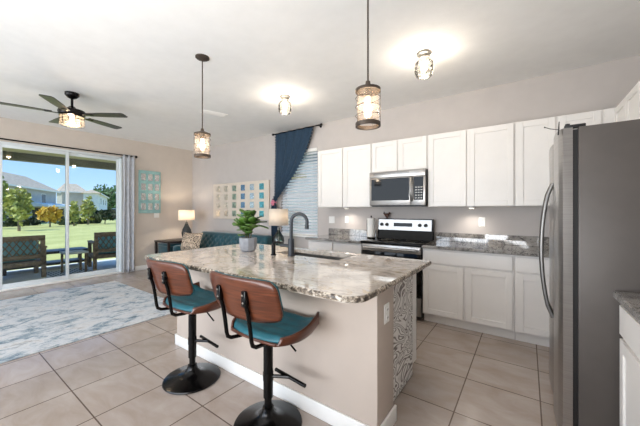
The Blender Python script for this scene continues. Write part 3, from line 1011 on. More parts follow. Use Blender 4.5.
# ------------------------------------------------------------------ island
IS = (-1.8, 1.9, 0)
isl = thing('kitchen_island', 'greige kitchen island with white patterned end panel', 'kitchen island', IS)
MB(IS).box(-2.83, -.683, 1.505, 1.75, 0, .87, .003).build('knee_wall', M['island_paint'], isl)
bb = MB(IS); bb.box(-2.845, -.668, 1.49, 1.505, 0, .10, .004).box(-.683, -.668, 1.49, 1.765, 0, .10, .004).box(-2.845, -2.83, 1.49, 1.765, 0, .10, .004)
bb.build('baseboard', M['trim'], isl)
cb = MB(IS)   # cabinet shell, open where the sink hangs
cb.box(-2.81, -.757, 1.75, 1.77, .10, .87).box(-2.81, -2.79, 1.77, 2.40, .10, .87).box(-.777, -.757, 1.77, 2.40, .10, .87)
cb.box(-2.79, -.777, 1.77, 2.40, .10, .12).box(-2.79, -.777, 2.38, 2.40, .12, .87)
cb.box(-2.81, -.757, 1.77, 2.33, 0, .10)
cb.build('cabinet_body', M['cab'], isl, smooth=False)
MB(IS).box(-.757, -.745, 1.752, 2.312, .012, .865, .002, 1).build('patterned_panel', M['contour'], isl)
MB(IS).box(-.76, -.742, 2.312, 2.40, .10, .868, .002, 1).build('end_stile', M['cab'], isl)
for k in range(4):
    x0_ = -2.80 + k * .5105
    sh = shaker(0, .495, .118, .855, y=0)
    Mx = Matrix.Translation((x0_ + .495, 2.40, 0)) @ Matrix.Rotation(PI, 4, 'Z')
    bmesh.ops.transform(sh.bm, matrix=Mx, verts=sh.bm.verts)
    sh.org = Vector(IS)
    sh.build('door', M['cab'], isl)

# countertop with rounded corners and the sink opening
def rounded(x0, x1, y0, y1, r, n=8):
    P = []
    for cx, cy, a0, rr in ((x1 - r[0], y0 + r[0], -90, r[0]), (x1 - r[1], y1 - r[1], 0, r[1]), (x0 + r[2], y1 - r[2], 90, r[2]), (x0 + r[3], y0 + r[3], 180, r[3])):
        for k in range(n + 1):
            a = R(a0 + 90 * k / n)
            P.append((cx + rr * math.cos(a), cy + rr * math.sin(a)))
    return P
TX0, TX1, TY0, TY1 = -2.905, -.648, 1.215, 2.475
SX0, SX1, SY0, SY1 = -2.02, -1.29, 2.05, 2.37
tp = thing('island_countertop', 'cream veined granite island countertop with rough edge', 'countertop', (-1.8, 1.85, .872))
o3 = tp.location
outer = rounded(TX0, TX1, TY0, TY1, (.10, .015, .03, .10))
rndj = random.Random(5)
hole = rounded(SX0, SX1, SY0, SY1, (.05, .05, .05, .05), 5)
def slab(outer, hole, z0, z1, org):
    m = MB(org)
    bm = m.bm
    L_ = [p for p in outer if p[0] < SX0]
    R_ = [p for p in outer if p[0] > SX1]
    # outer runs counter-clockwise starting at the right front corner
    i0 = next(i for i, p in enumerate(outer) if p[0] < SX0)
    left, right = L_, R_
    cache = {}
    def V(p, z):
        k = (round(p[0], 5), round(p[1], 5), z)
        if k not in cache: cache[k] = bm.verts.new((p[0], p[1], z))
        return cache[k]
    A, B, C_, D = (SX0, SY0), (SX1, SY0), (SX1, SY1), (SX0, SY1)
    a0, b0, c0, d0 = (SX0, TY0), (SX1, TY0), (SX1, TY1), (SX0, TY1)
    polys = [[d0] + left + [a0, A, D], [b0] + right + [c0, C_, B], [a0, b0, B, A], [D, C_, c0, d0]]
    for P in polys:
        for z in (z0, z1): bm.faces.new([V(p, z) for p in P])
    rim_ = [d0] + left + [a0, b0] + right + [c0]
    for loop_ in (rim_, [A, B, C_, D]):
        for i in range(len(loop_)):
            p, q = loop_[i], loop_[(i + 1) % len(loop_)]
            bm.faces.new([V(p, z0), V(q, z0), V(q, z1), V(p, z1)])
    return m
slab(outer, hole, .875, .91, o3).build('slab', M['granite_island'], tp, ang=30)
em = MB(o3)
N = len(outer)
pts = []
for i in range(N):
    a, b_ = Vector(outer[i]), Vector(outer[(i + 1) % N])
    k = max(1, int((b_ - a).length / .03))
    for q in range(k): pts.append(a + (b_ - a) * q / k)
cen = Vector((-1.8, 1.85))
rings = []
for z, off in ((.874, -.004), (.881, .006), (.893, .009), (.904, .007), (.9105, -.001)):
    rr = []
    for i, p in enumerate(pts):
        d_ = (pts[(i + 1) % len(pts)] - pts[i - 1]).normalized()
        nn = Vector((d_.y, -d_.x))
        q = p + nn * (off + (rndj.uniform(-.0025, .0025) if .875 < z < .91 else 0))
        rr.append(em.bm.verts.new((q.x, q.y, z + (rndj.uniform(-.002, .002) if .875 < z < .91 else 0))))
    rings.append(rr)
for A, B in zip(rings, rings[1:]):
    for i in range(len(A)):
        j = (i + 1) % len(A)
        em.bm.faces.new((A[i], A[j], B[j], B[i]))
for i in range(len(pts)):
    j = (i + 1) % len(pts)
    em.bm.faces.new((rings[0][i], rings[0][j], rings[-1][j], rings[-1][i]))
em.build('chiselled_edge', M['granite_edge'], tp, smooth=False)

sk = thing('kitchen_sink', 'undermount stainless sink set in the island countertop', 'sink', (-1.66, 2.23, .68))
o3 = sk.location
s_ = MB(o3)
s_.box(SX0 - .01, SX1 + .01, SY0 - .01, SY0 - .004, .68, .874).box(SX0 - .01, SX1 + .01, SY1 + .004, SY1 + .01, .68, .874)
s_.box(SX0 - .01, SX0 - .004, SY0 - .004, SY1 + .004, .68, .874).box(SX1 + .004, SX1 + .01, SY0 - .004, SY1 + .004, .68, .874)
s_.box(SX0 - .01, SX1 + .01, SY0 - .01, SY1 + .01, .674, .68)
s_.build('basin', M['steel'], sk)
MB(o3).lathe([(.001, .684), (.04, .684), (.045, .6805), (.05, .6805)], (-1.66 - 0, 2.23, 0), caps=False).build('drain', M['silver'], sk)

fc = thing('kitchen_faucet', 'dark grey gooseneck faucet behind the island sink', 'faucet', (-1.75, 1.99, .911))
M['gunmetal'] = plain('matte gunmetal', (52, 56, 62), 0.4, 0.3, var=0.08)
MB().lathe([(.001, 0), (.036, 0), (.036, .006), (.029, .012), (.029, .15), (.025, .158), (.001, .158)], caps=False).build('base', M['gunmetal'], fc)
sp = [(0, 0, .15), (0, 0, .30)]
ax = Vector((.90, .44, 0)).normalized()
for k in range(13):
    a = PI - PI * 1.06 * k / 12
    c_ = .074
    sp.append((ax.x * (c_ + c_ * math.cos(a)), ax.y * (c_ + c_ * math.cos(a)), .31 + c_ * math.sin(a)))
lx, ly, lz = sp[-1]
sp.append((lx - .002, ly - .002, lz - .03))
MB().tube(sp, .0155, 12).build('spout', M['gunmetal'], fc)
MB().cyl((lx, ly, lz - .015), (lx - .002, ly, lz - .05), .0185).build('spray_head', M['gunmetal'], fc)
MB().cyl((-.02, 0, .09), (-.10, -.035, .095), .017, .014).build('handle', M['gunmetal'], fc)
sd = thing('soap_dispenser', 'black soap dispenser on the island left of the faucet', 'soap dispenser', (-1.925, 1.94, .911))
MB().lathe([(.001, 0), (.026, 0), (.026, .006), (.019, .01), (.019, .10), (.001, .10)], caps=False, n=18).build('body', M['black_metal'], sd)
MB().cyl((0, 0, .10), (0, 0, .118), .010).tube([(0, 0, .115), (.03, .015, .122), (.075, .035, .115)], .010, 8).build('pump_nozzle', M['black_metal'], sd)

# ------------------------------------------------------------------ bar stools
def make_stool(label):
    r = thing('bar_stool', label, 'bar stool', (0, 0, 0), 0, 'walnut and teal bar stools at the island')
    MB().lathe([(.001, 0), (.208, 0), (.212, .006), (.208, .014), (.17, .026), (.11, .038), (.06, .055), (.04, .085), (.034, .11), (.001, .11)], n=48, caps=False).build('base', M['black_metal'], r)
    co = MB().cyl((0, 0, .10), (0, 0, .17), .0235).cyl((0, 0, .17), (0, 0, .50), .030).build('column', M['black_metal'], r)
    MB().cyl((0, 0, .50), (0, 0, .575), .024).box(-.09, .09, -.09, .09, .566, .580, .003, 1).build('seat_plate', M['black_metal'], r)
    ft = MB(); ft.cyl((0, 0, .275), (0, 0, .325), .0325)
    ft.tube([(.0, .0, .30), (.115, .066, .30)], .011, 8).tube([(-.012, .080, .30), (.12, .066, .30), (.252, .052, .30)], .0115, 10)
    ft.build('footrest', M['black_metal'], r)
    MB().tube([(.03, .02, .565), (.08, .06, .54), (.145, .095, .455)], [.005, .005, .006], 7).build('height_lever', M['black_metal'], r)
    def seat_xy(u, v):
        x, y = 2 * u - 1, 2 * v - 1
        # square to rounded square
        q = .22 if y > 0 else .40
        k = math.sqrt(1 - q * y * y), math.sqrt(1 - q * x * x)
        return x * k[0], y * k[1]
    def low(y): return .583 + .028 * max(0, y) ** 2 + .012 * max(0, -y) ** 3
    def rim(y): return .036 + .054 * min(1.0, max(0.0, (y + 1) / 1.5)) ** .8
    def shell(u, v):
        x, y = seat_xy(u, v)
        a, sg = abs(x), (1 if x >= 0 else -1)
        mx = math.sqrt(1 - (.22 if v > .5 else .40) * (2 * v - 1) ** 2)
        a /= mx
        if a < .72:
            X, Z = .90 * a / .72, 0.0
        else:
            t = min(1.0, (a - .72) / .28)
            X, Z = .90 + .10 * math.sin(t * PI / 2), 1 - math.cos(t * PI / 2)
        return (sg * X * w * mx + .018, .022 + y * .193, low(y) + rim(y) * Z)
    w = .268
    MB().grid(50, 24, shell).build('seat_shell', M['walnut'], r, solid=.014, offset=-1)
    def cush_fn(u, v):
        x, y = seat_xy(u, v)
        mx = math.sqrt(1 - (.22 if v > .5 else .40) * (2 * v - 1) ** 2)
        a = min(1.0, abs(x) / mx)
        e_ = max(abs(2 * u - 1), abs(2 * v - 1))
        ye = abs(2 * v - 1)
        z = low(y) + (.044 + (rim(y) - .050) * a ** 4) * (1 - .75 * ye ** 12)
        ch = .004 * abs(math.sin((v * 5) * PI)) * (1 - e_ ** 8)
        return (x * w * .955 + .018, .022 + y * .186, z + ch)
    MB().grid(40, 40, cush_fn).build('seat_cushion', M['teal_leather'], r, solid=.012, offset=-1)
    def back(off, sc=1.0):
        def fn(u, v):
            x, y = 2 * u - 1, 2 * v - 1
            k = math.sqrt(1 - .26 * y ** 6)
            xx = x * k * .29 * sc
            ky = 1 - .13 * abs(x) ** 5
            zz = .846 + y * .124 * ky * sc
            tilt = -.075 * (zz - .825) / .26
            yy = -.222 + .07 * x * x + tilt * 1.0 + off
            return (xx - .018, yy, zz)
        return fn
    MB().grid(30, 16, back(-.02)).build('backrest', M['walnut'], r, solid=.014, offset=0)
    def padfn(u, v):
        x, y = 2 * u - 1, 2 * v - 1
        e_ = max(abs(x), abs(y))
        p = Vector(back(-.010, .985)(u, v))
        p.y += .036 * (1 - e_ ** 6)
        return p
    MB().grid(30, 20, padfn).build('back_pad', M['teal_leather'], r, solid=.012, offset=0)
    for s in (-1, 1):
        x = s * .108 - .016
        br = MB()
        pts = [(x, -.271, .900), (x, -.262, .85), (x, -.238, .77), (x, -.224, .69), (x, -.214, .615), (x, -.206, .588), (x, -.182, .572), (x * .95, -.12, .563), (x * .8, .02, .563)]
        br.tube(pts, .0115, 10)
        br.box(x - .016, x + .016, -.274, -.244, .815, .902, .006, 2)
        bo = br.build('bracket', M['black_metal'], r)
        bt_ = MB()
        for z, yq in ((.838, -.272), (.88, -.276)): bt_.ball((x, yq, z), .007, n=8)
        bt_.build('bolt', M['silver'], bo)
    return r
st = make_stool('walnut back bar stool nearer the camera with teal seat')
st.location = (-1.308, 1.272, 0)
copy_thing(st, (-2.150, 1.268, 0), 0, 'walnut back bar stool farther left at the island end')

# ------------------------------------------------------------------ pendants and ceiling lights
def wire_ring(m, z, r, rad=.002, n=28):
    m.tube([(r * math.cos(2 * PI * k / n), r * math.sin(2 * PI * k / n), z) for k in range(n)], rad, 5, True)
def bulb(r, zt, length=.11, rad=.03):
    MB().lathe([(.012, zt), (.016, zt - .02), (rad, zt - length * .62), (rad * .85, zt - length * .85), (.003, zt - length)], n=16, caps=False).build('bulb', M['bulb'], r)
    MB().tube([(-.006, 0, zt - .03), (-.008, 0, zt - length * .7), (.008, 0, zt - length * .7), (.006, 0, zt - .03)], .0025, 5).build('filament', M['filament'], r)
def make_pendant(label, loc):
    r = thing('pendant_light', label, 'pendant light', loc, 0, 'pendant lights above the island')
    MB().lathe([(.001, 0), (.065, 0), (.065, -.012), (.05, -.022), (.015, -.03), (.001, -.03)], caps=False).build('canopy', M['bronze'], r)
    zt = -.752
    MB().cyl((0, 0, -.03), (0, 0, zt + .03), .0055, n=10).build('rod', M['bronze'], r)
    MB().lathe([(.001, zt + .045), (.014, zt + .045), (.018, zt + .02), (.04, zt + .012), (.078, zt - .004), (.078, zt - .022), (.072, zt - .022), (.07, zt - .01), (.001, zt - .005)], caps=False).build('cap', M['bronze'], r)
    MB().cyl((0, 0, zt - .05), (0, 0, zt - .004), .018, n=14).build('socket', M['bronze'], r)
    c = MB()
    zb = zt - .226
    for z in (zt - .06, zt - .115, zt - .17): wire_ring(c, z, .076)
    for k in range(5):
        a = 2 * PI * k / 5 + .4
        c.tube([(.076 * math.cos(a), .076 * math.sin(a), zt - .01), (.076 * math.cos(a), .076 * math.sin(a), zb)], .0014, 5)
    c.build('wire_cage', M['bronze'], r)
    MB().lathe([(.078, zb + .012), (.078, zb - .012), (.068, zb - .012), (.068, zb + .012), (.078, zb + .012)], caps=False).build('bottom_ring', M['bronze'], r)
    MB().lathe([(.066, zt - .01), (.066, zb + .005)], caps=False).build('glass_shade', M['shade_glass'], r)
    bulb(r, zt - .05, .12, .028)
    bulb_light('pendant_bulb', (0, 0, zt - .115), 4.2, r, (1, .90, .78))
    return r
pd = make_pendant('nearer bronze cage pendant light above the right end of the island', (-.8075, 1.641, CE))
copy_thing(pd, (-2.605, 1.641, CE), 0, 'farther bronze cage pendant light above the left end of the island')

def make_flush(label, loc):
    r = thing('ceiling_light', label, 'ceiling light', loc, 0, 'flush glass jar ceiling lights')
    MB().lathe([(.001, 0), (.07, 0), (.072, -.01), (.066, -.022), (.05, -.028), (.048, -.055), (.001, -.055)], caps=False).build('base', M['silver'], r)
    MB().lathe([(.048, -.05), (.055, -.07), (.082, -.10), (.084, -.19), (.07, -.225), (.04, -.235)], caps=False).build('glass_jar', M['jar_glass'], r)
    c = MB()
    for z, rr in ((-.09, .078), (-.13, .087), (-.17, .087), (-.205, .082)): wire_ring(c, z, rr, .0022)
    for k in range(6):
        a = 2 * PI * k / 6
        c.tube([(q * math.cos(a), q * math.sin(a), z) for q, z in ((.05, -.05), (.075, -.085), (.087, -.12), (.087, -.18), (.075, -.222))], .002, 5)
    c.build('wire_cage', M['silver'], r)
    bulb(r, -.055, .13, .034)
    bulb_light('ceiling_bulb', (0, 0, -.15), 8.5, r, (1, .93, .84), .05)
    return r
fl = make_flush('glass jar ceiling light nearer the microwave cabinets', (-.805, 2.84, CE))
copy_thing(fl, (-2.611, 2.845, CE), 0, 'glass jar ceiling light nearer the navy curtain')
vt = thing('ceiling_vent', 'white air vent in the ceiling beyond the left pendant', 'vent', (-3.97, 2.70, CE), R(72))
MB().box(-.19, .19, -.08, .08, -.012, 0, .003, 1).build('frame', M['trim'], vt)
v = MB()
for k in range(7): v.box(-.16, .16, -.06 + k * .018, -.052 + k * .018, -.018, -.012)
v.build('slats', M['trim'], vt)

# ------------------------------------------------------------------ ceiling fan
fx = thing('ceiling_fan', 'dark five blade ceiling fan with caged light over the rug', 'ceiling fan', (-4.78, 1.167, CE))
MB().lathe([(.001, 0), (.075, 0), (.075, -.03), (.05, -.06), (.02, -.075), (.001, -.075)], caps=False).build('canopy', M['black_metal'], fx)
MB().cyl((0, 0, -.07), (0, 0, -.20), .014).build('downrod', M['black_metal'], fx)
MB().lathe([(.001, -.17), (.03, -.175), (.05, -.20), (.135, -.225), (.145, -.25), (.135, -.285), (.001, -.285)], caps=False).build('motor_housing', M['black_metal'], fx)
M['blade'] = plain('dark walnut fan blade', (34, 30, 29), 0.35, var=0.15, scale=10)
for k in range(5):
    a = R(-105 + 72 * k)
    Mr = Matrix.Rotation(a, 4, 'Z') @ Matrix.Translation((0, 0, -.275)) @ Matrix.Rotation(R(-5), 4, 'X')
    bl = MB(); bl.prism([(.19, -.045), (.40, -.062), (.64, -.066), (.665, -.05), (.665, .05), (.64, .066), (.40, .062), (.19, .045)], 'z', -.004, .004)
    bmesh.ops.transform(bl.bm, matrix=Mr, verts=bl.bm.verts)
    bo = bl.build('blade', M['blade'], fx)
    bi = MB(); bi.box(.12, .26, -.022, .022, -.012, -.004, .003, 1)
    bmesh.ops.transform(bi.bm, matrix=Mr, verts=bi.bm.verts)
    bi.build('blade_iron', M['black_metal'], bo)
MB().lathe([(.001, -.285), (.12, -.285), (.125, -.30), (.001, -.30)], caps=False).build('light_plate', M['black_metal'], fx)
cg = MB()
for z in (-.305, -.345, -.385, -.415): wire_ring(cg, z, .128, .003)
for k in range(12):
    a = 2 * PI * k / 12
    cg.tube([(.128 * math.cos(a), .128 * math.sin(a), -.30), (.128 * math.cos(a), .128 * math.sin(a), -.415)], .0025, 5)
cg.build('light_cage', M['black_metal'], fx)
MB().lathe([(.118, -.302), (.118, -.41), (.10, -.42), (.001, -.42)], caps=False).build('glass_shade', M['shade_glass'], fx)
for sx in (-.05, .05):
    b = MB(); b.lathe([(.01, -.30), (.014, -.32), (.026, -.36), (.02, -.385), (.002, -.392)], (sx, 0, 0), 14, False); b.build('bulb', M['bulb'], fx)
    MB().cyl((sx, 0, -.33), (sx, 0, -.37), .004).build('filament', M['filament'], fx)
    bulb_light('fan_bulb', (sx, 0, -.355), 6, fx)

# ------------------------------------------------------------------ living area
tag(MB().box(-6.25, -3.70, -1.6, 2.15, 0, .012, .004, 1).build('area_rug', M['rug']), 'large distressed blue and cream rug on the tile before the sliding door', 'rug')

# wall art
def art_panel(name, label, loc, rz, w, h, cols, rows, tile, frame_mat, mats, th=.04, frame=False):
    r = thing(name, label, 'wall art', loc, rz)
    MB().box(-w / 2, w / 2, -th, 0, -h / 2, h / 2, .004, 1).build('panel', frame_mat, r)
    for j in range(rows):
        for i in range(cols):
            x = -w / 2 + w * (i + .5) / cols * .94 + w * .03
            z = h / 2 - h * (j + .5) / rows * .92 - h * .04
            mt = mats[i % len(mats)]
            MB().box(x - tile[0] / 2, x + tile[0] / 2, -th - .012, -th + .002, z - tile[1] / 2, z + tile[1] / 2, .003, 1).build('mirror_square' if frame else 'pearly_square', mt, r)
    return r
art_panel('wall_art', 'cream panel with rows of pearly blue squares above the sofa', (-5.08, YK, 1.53), 0, 1.84, .80, 6, 4, (.125, .125), M['canvas'],
          [M['pearl'], M['pearl'], M['pearl_green'], M['pearl_blue'], M['pearl_white'], M['pearl_teal']])
art_panel('wall_art', 'teal frame with twelve mirror squares beside the sliding door curtain', (XL, 3.065, 1.735), R(90), .46, .95, 3, 4, (.095, .15), M['teal_paint'], [M['mirror']], frame=True)

def plate(name, label, loc, rz, kind):
    r = thing(name, label, 'outlet' if kind == 'o' else 'switch', loc, rz)
    wdt = .115 if kind == 'd' else .072
    MB().box(-wdt / 2, wdt / 2, -.007, 0, -.058, .058, .003, 1).build('cover_plate', M['white_plastic'], r)
    if kind == 'o':
        for dz in (-.024, .024):
            s = MB(); s.box(-.017, .017, -.010, -.006, dz - .016, dz + .016, .004, 1); so = s.build('socket', M['white_plastic'], r)
            t = MB(); t.box(-.008, -.005, -.0108, -.0098, dz - .005, dz + .006).box(.005, .008, -.0108, -.0098, dz - .005, dz + .006); t.build('slot', M['black_plastic'], so)
    else:
        for dx in ((-.024, .024) if kind == 'd' else (0,)):
            MB().box(dx - .015, dx + .015, -.012, -.006, -.032, .032, .002, 1).build('rocker', M['white_plastic'], r)
    return r
plate('wall_outlet', 'white wall outlet above the counter right of the range', (-.456, YK, 1.181), 0, 'o')
plate('light_switch', 'white switch plate above the short counter nearer the window', (-2.69, YK, 1.165), 0, 'd')
plate('light_switch', 'single white switch plate between window side switch and paper towels', (-2.40, YK, 1.175), 0, 's')
plate('light_switch', 'white switch plate just below the teal mirror frame', (XL, 3.22, 1.21), R(90), 'd')
plate('wall_outlet', 'white outlet on the end of the island below the countertop', (-.683, 1.63, .715), R(90), 'o')

# curtains
def rod(name, label, p0, p1, r_, dirv, wall_off):
    p0, p1 = Vector(p0), Vector(p1)
    c = (p0 + p1) / 2
    t = thing(name, label, 'curtain rod', c)
    m = MB(c); m.tube([p0, p1], r_, 10); m.build('pole', M['black_metal'], t)
    for p, s in ((p0, -1), (p1, 1)):
        f_ = MB(c); f_.ball(p + dirv * .02 * s, r_ * 2.2, n=12); f_.build('finial', M['black_metal'], t)
        q = p - dirv * .05 * s
        b = MB(c); b.cyl(q, q + wall_off, r_ * .7, n=8); b.cyl(q + wall_off * .93, q + wall_off, r_ * 2, n=10); b.build('bracket', M['black_metal'], t)
    return t
rod('curtain_rod', 'long black curtain rod over the sliding glass door', (XL + .09, -.3, 2.475), (XL + .09, 2.735, 2.475), .0125, Vector((0, 1, 0)), Vector((-.09, 0, 0)))
rod('curtain_rod', 'black curtain rod holding the navy curtain near the ceiling', (-3.97, YK - .09, 2.785), (-2.87, YK - .09, 2.785), .011, Vector((1, 0, 0)), Vector((0, .09, 0)))
gc = thing('curtain', 'silver grey floor length curtain at the right of the sliding door', 'curtain', (XL + .09, 2.61, 0))
def gfn(u, v):
    y = 2.50 + .235 * u
    z = 2.495 - 2.47 * v
    amp = .020 + .012 * v
    y2 = 2.617 + (y - 2.617) * (1 - .12 * math.sin(PI * v) + .05 * v)
    return (XL + .09 + amp * math.sin(u * PI * 5 + .9 * v), y2 + .006 * math.sin(7 * v + u * 5), z)
MB(gc.location).grid(90, 30, gfn).build('drape', M['grey_cloth'], gc, solid=.004)
g_ = MB(gc.location)
for k in range(9):
    y = 2.51 + .0265 * k
    g_.tube([(XL + .09 + .021 * math.cos(a * PI / 8), y, 2.475 + .021 * math.sin(a * PI / 8)) for a in range(16)], .003, 5, True)
g_.build('grommet', M['silver'], gc)

nc = thing('curtain', 'navy curtain with pompom edge tied back beside the kitchen window', 'curtain', (-3.6, YK - .09, 0))
def nav_right(z):
    pts = [(2.80, -3.03), (2.60, -3.10), (2.40, -3.19), (2.20, -3.30), (2.0, -3.44), (1.85, -3.58), (1.70, -3.73), (1.60, -3.83), (1.52, -3.90), (1.47, -3.93), (1.40, -3.90), (1.2, -3.885), (.9, -3.88), (.02, -3.87)]
    for (za, xa), (zb, xb) in zip(pts, pts[1:]):
        if za >= z >= zb: return xa + (xb - xa) * (za - z) / (za - zb)
    return pts[-1][1]
def nav_left(z):
    pts = [(2.80, -3.925), (1.62, -3.925), (1.52, -3.98), (1.47, -4.015), (1.40, -4.03), (.9, -4.045), (.02, -4.05)]
    for (za, xa), (zb, xb) in zip(pts, pts[1:]):
        if za >= z >= zb: return xa + (xb - xa) * (za - z) / (za - zb)
    return pts[-1][1]
def nfn(u, v):
    z = 2.80 - 2.78 * v
    a, b = nav_left(z), nav_right(z)
    x = a + (b - a) * u
    return (x, YK - .09 + (.016 + .006 * v) * math.sin(u * PI * 9) + .012 * math.sin(3 * z), z)
MB(nc.location).grid(60, 70, nfn).build('drape', M['navy'], nc, solid=.004)
pom0 = None
for side in (nav_left, nav_right):
    z = 2.78
    while z > 1.5:
        x = side(z) + (.010 if side is nav_right else -.010)
        p = Vector((x, YK - .09 + .012 * math.sin(3 * z), z)) - nc.location
        if pom0 is None:
            pom0 = MB().ball((0, 0, 0), .0165, n=8).build('pompom', M['navy'], nc)
            q = pom0
        else:
            q = pom0.copy(); C.objects.link(q)
        q.location = p
        z -= .052
tbk = MB(nc.location)
tbk.tube([(-3.972 + .055 * math.cos(a * PI / 10), YK - .09 + .04 * math.sin(a * PI / 10), 1.47 + .008 * math.cos(a * PI / 10)) for a in range(20)], .012, 8, True)
for k in range(7):
    a = k * 2 * PI / 7
    tbk.ball((-3.95 + .026 * math.cos(a), YK - .14, 1.47 + .04 * math.sin(a)), .02, n=8)
tbk.build('tieback', M['pink'], nc)

# blinds
bd_ = thing('window_blind', 'white horizontal slat blind in the kitchen window', 'blind', ((WX0 + WX1) / 2, YK + .02, WZ1))
o3 = bd_.location
MB(o3).box(WX0 + .008, WX1 - .008, YK - .012, YK + .045, WZ1 - .055, WZ1 - .002, .003, 1).build('headrail', M['white_plastic'], bd_)
s_ = MB(o3)
nsl = 27
for k in range(nsl):
    z = WZ1 - .085 - k * (WZ1 - WZ0 - .13) / (nsl - 1)
    Mm = Matrix.Translation(((WX0 + WX1) / 2, YK + .02, z)) @ Matrix.Rotation(R(42), 4, 'X')
    s_.box(-(WX1 - WX0) / 2 + .012, (WX1 - WX0) / 2 - .012, -.0265, .0265, -.0015, .0015, M=Mm)
s_.build('slats', M['blind'], bd_, smooth=False)
MB(o3).box(WX0 + .012, WX1 - .012, YK - .004, YK + .044, WZ0 + .006, WZ0 + .026, .003, 1).build('bottom_rail', M['white_plastic'], bd_)
c_ = MB(o3)
for x in (WX0 + .14, (WX0 + WX1) / 2, WX1 - .14): c_.cyl((x, YK + .02, WZ0 + .02), (x, YK + .02, WZ1 - .06), .002, n=6)
c_.build('ladder_cord', M['white_plastic'], bd_)

# sofa
SO = -.06
sf = thing('sofa', 'teal velvet tufted sofa below the cream wall panel', 'sofa', (-4.95, 3.54, 0))
o3 = Vector((-4.95, 3.6, 0))
SXa, SXb = -6.10, -3.86
MB(o3).box(SXa + .06, SXb - .06, 3.22, 3.98, .16, .34, .02).build('frame', M['teal_velvet'], sf)
for k in range(2):
    w = (SXb - SXa - .30) / 2
    x = SXa + .15 + k * w
    MB(o3).box(x + .004, x + w - .004, 3.18, 3.80, .34, .48, .04, 3).build('seat_cushion', M['teal_velvet'], sf)
bt = MB(o3)
def bfn(u, v):
    x = SXa + .08 + (SXb - SXa - .16) * u
    z = .40 + .44 * v
    pu, pv = u * 12, v * 3.0
    tuft = .022 * abs(math.sin(PI * (pu + pv) / 1) * math.sin(PI * (pu - pv)))
    rnd_ = .05 * (v ** 8) + .03 * (abs(2 * u - 1) ** 20)
    return (x, 3.78 - tuft + rnd_ + .06 * v, z)
bt.grid(110, 26, bfn)
bt.build('tufting', M['teal_velvet'], sf, solid=.02)
MB(o3).box(SXa + .06, SXb - .06, 3.83, 4.0, .30, .845, .035, 3).build('backrest', M['teal_velvet'], sf)
bn = MB(o3)
for k in range(11):
    for j, z in enumerate((.62, .74)):
        bn.ball((SXa + .24 + k * .18 + (.09 if j else 0), 3.79 + .06 * (z - .4) / .44, z), .012, n=8)
bn.build('button', M['teal_velvet'], sf)
for x in (SXa + .07, SXb - .07):
    MB(o3).box(x - .07, x + .07, 3.20, 3.96, .18, .58, .05, 3).build('armrest', M['teal_velvet'], sf)
for x in (SXa + .12, SXb - .12):
    for y in (3.28, 3.92):
        MB(o3).cyl((x, y, .17), (x, y, 0), .028, .016, 12).build('leg', M['dark_wood'], sf)
pl = MB((-5.74, 3.36, .62))
t = bmesh.new(); bmesh.ops.create_cube(t, size=1); bmesh.ops.subdivide_edges(t, edges=t.edges, cuts=7, use_grid_fill=True)
for v in t.verts:
    x, y, z = v.co * 2
    k = (1 - .16 * (abs(x) ** 2)) * 1, (1 - .16 * abs(z) ** 2)
    v.co = Vector((x * .27 * (1 - .10 * (1 - z * z)), y * .085 * math.sqrt(max(0, (1 - x ** 4) * (1 - z ** 4))) + (0), z * .20 * (1 - .10 * (1 - x * x))))
pl._merge(t, Matrix.Translation((-5.74, 3.36, .665)) @ Matrix.Rotation(R(14), 4, 'Z') @ Matrix.Rotation(R(-16), 4, 'X'))
tag(pl.build('throw_pillow', M['leopard']), 'black and cream animal print pillow leaning on the teal sofa', 'pillow')

# end tables and lamps
def end_table(label, loc, w, d, h):
    r = thing('end_table', label, 'end table', loc)
    MB().box(-w / 2, w / 2, -d / 2, d / 2, h - .03, h, .005).build('table_top', M['dark_wood'], r)
    for sx in (-1, 1):
        for sy in (-1, 1):
            x, y = sx * (w / 2 - .03), sy * (d / 2 - .03)
            MB().box(x - .022, x + .022, y - .022, y + .022, 0, h - .03, .003, 1).build('leg', M['dark_wood'], r)
    MB().box(-w / 2 + .02, w / 2 - .02, -d / 2 + .02, d / 2 - .02, .16, .18, .003, 1).build('shelf', M['dark_wood'], r)
    return r
end_table('dark wood end table in the corner under the lit lamp', (-6.58, 3.47, 0), .62, .66, .64)
end_table('small dark end table under the glass base lamp behind the island', (-3.58, 3.72, 0), .44, .50, .66)
ot = thing('storage_cube', 'teal upholstered cube on the corner end table shelf', 'storage cube', (-6.58, 3.47, .18))
MB().box(-.25, .25, -.27, .27, 0, .34, .02, 3).build('body', M['teal_velvet'], ot)
MB().box(-.255, .255, -.275, .275, .34, .40, .02, 3).build('lid', M['teal_velvet'], ot)
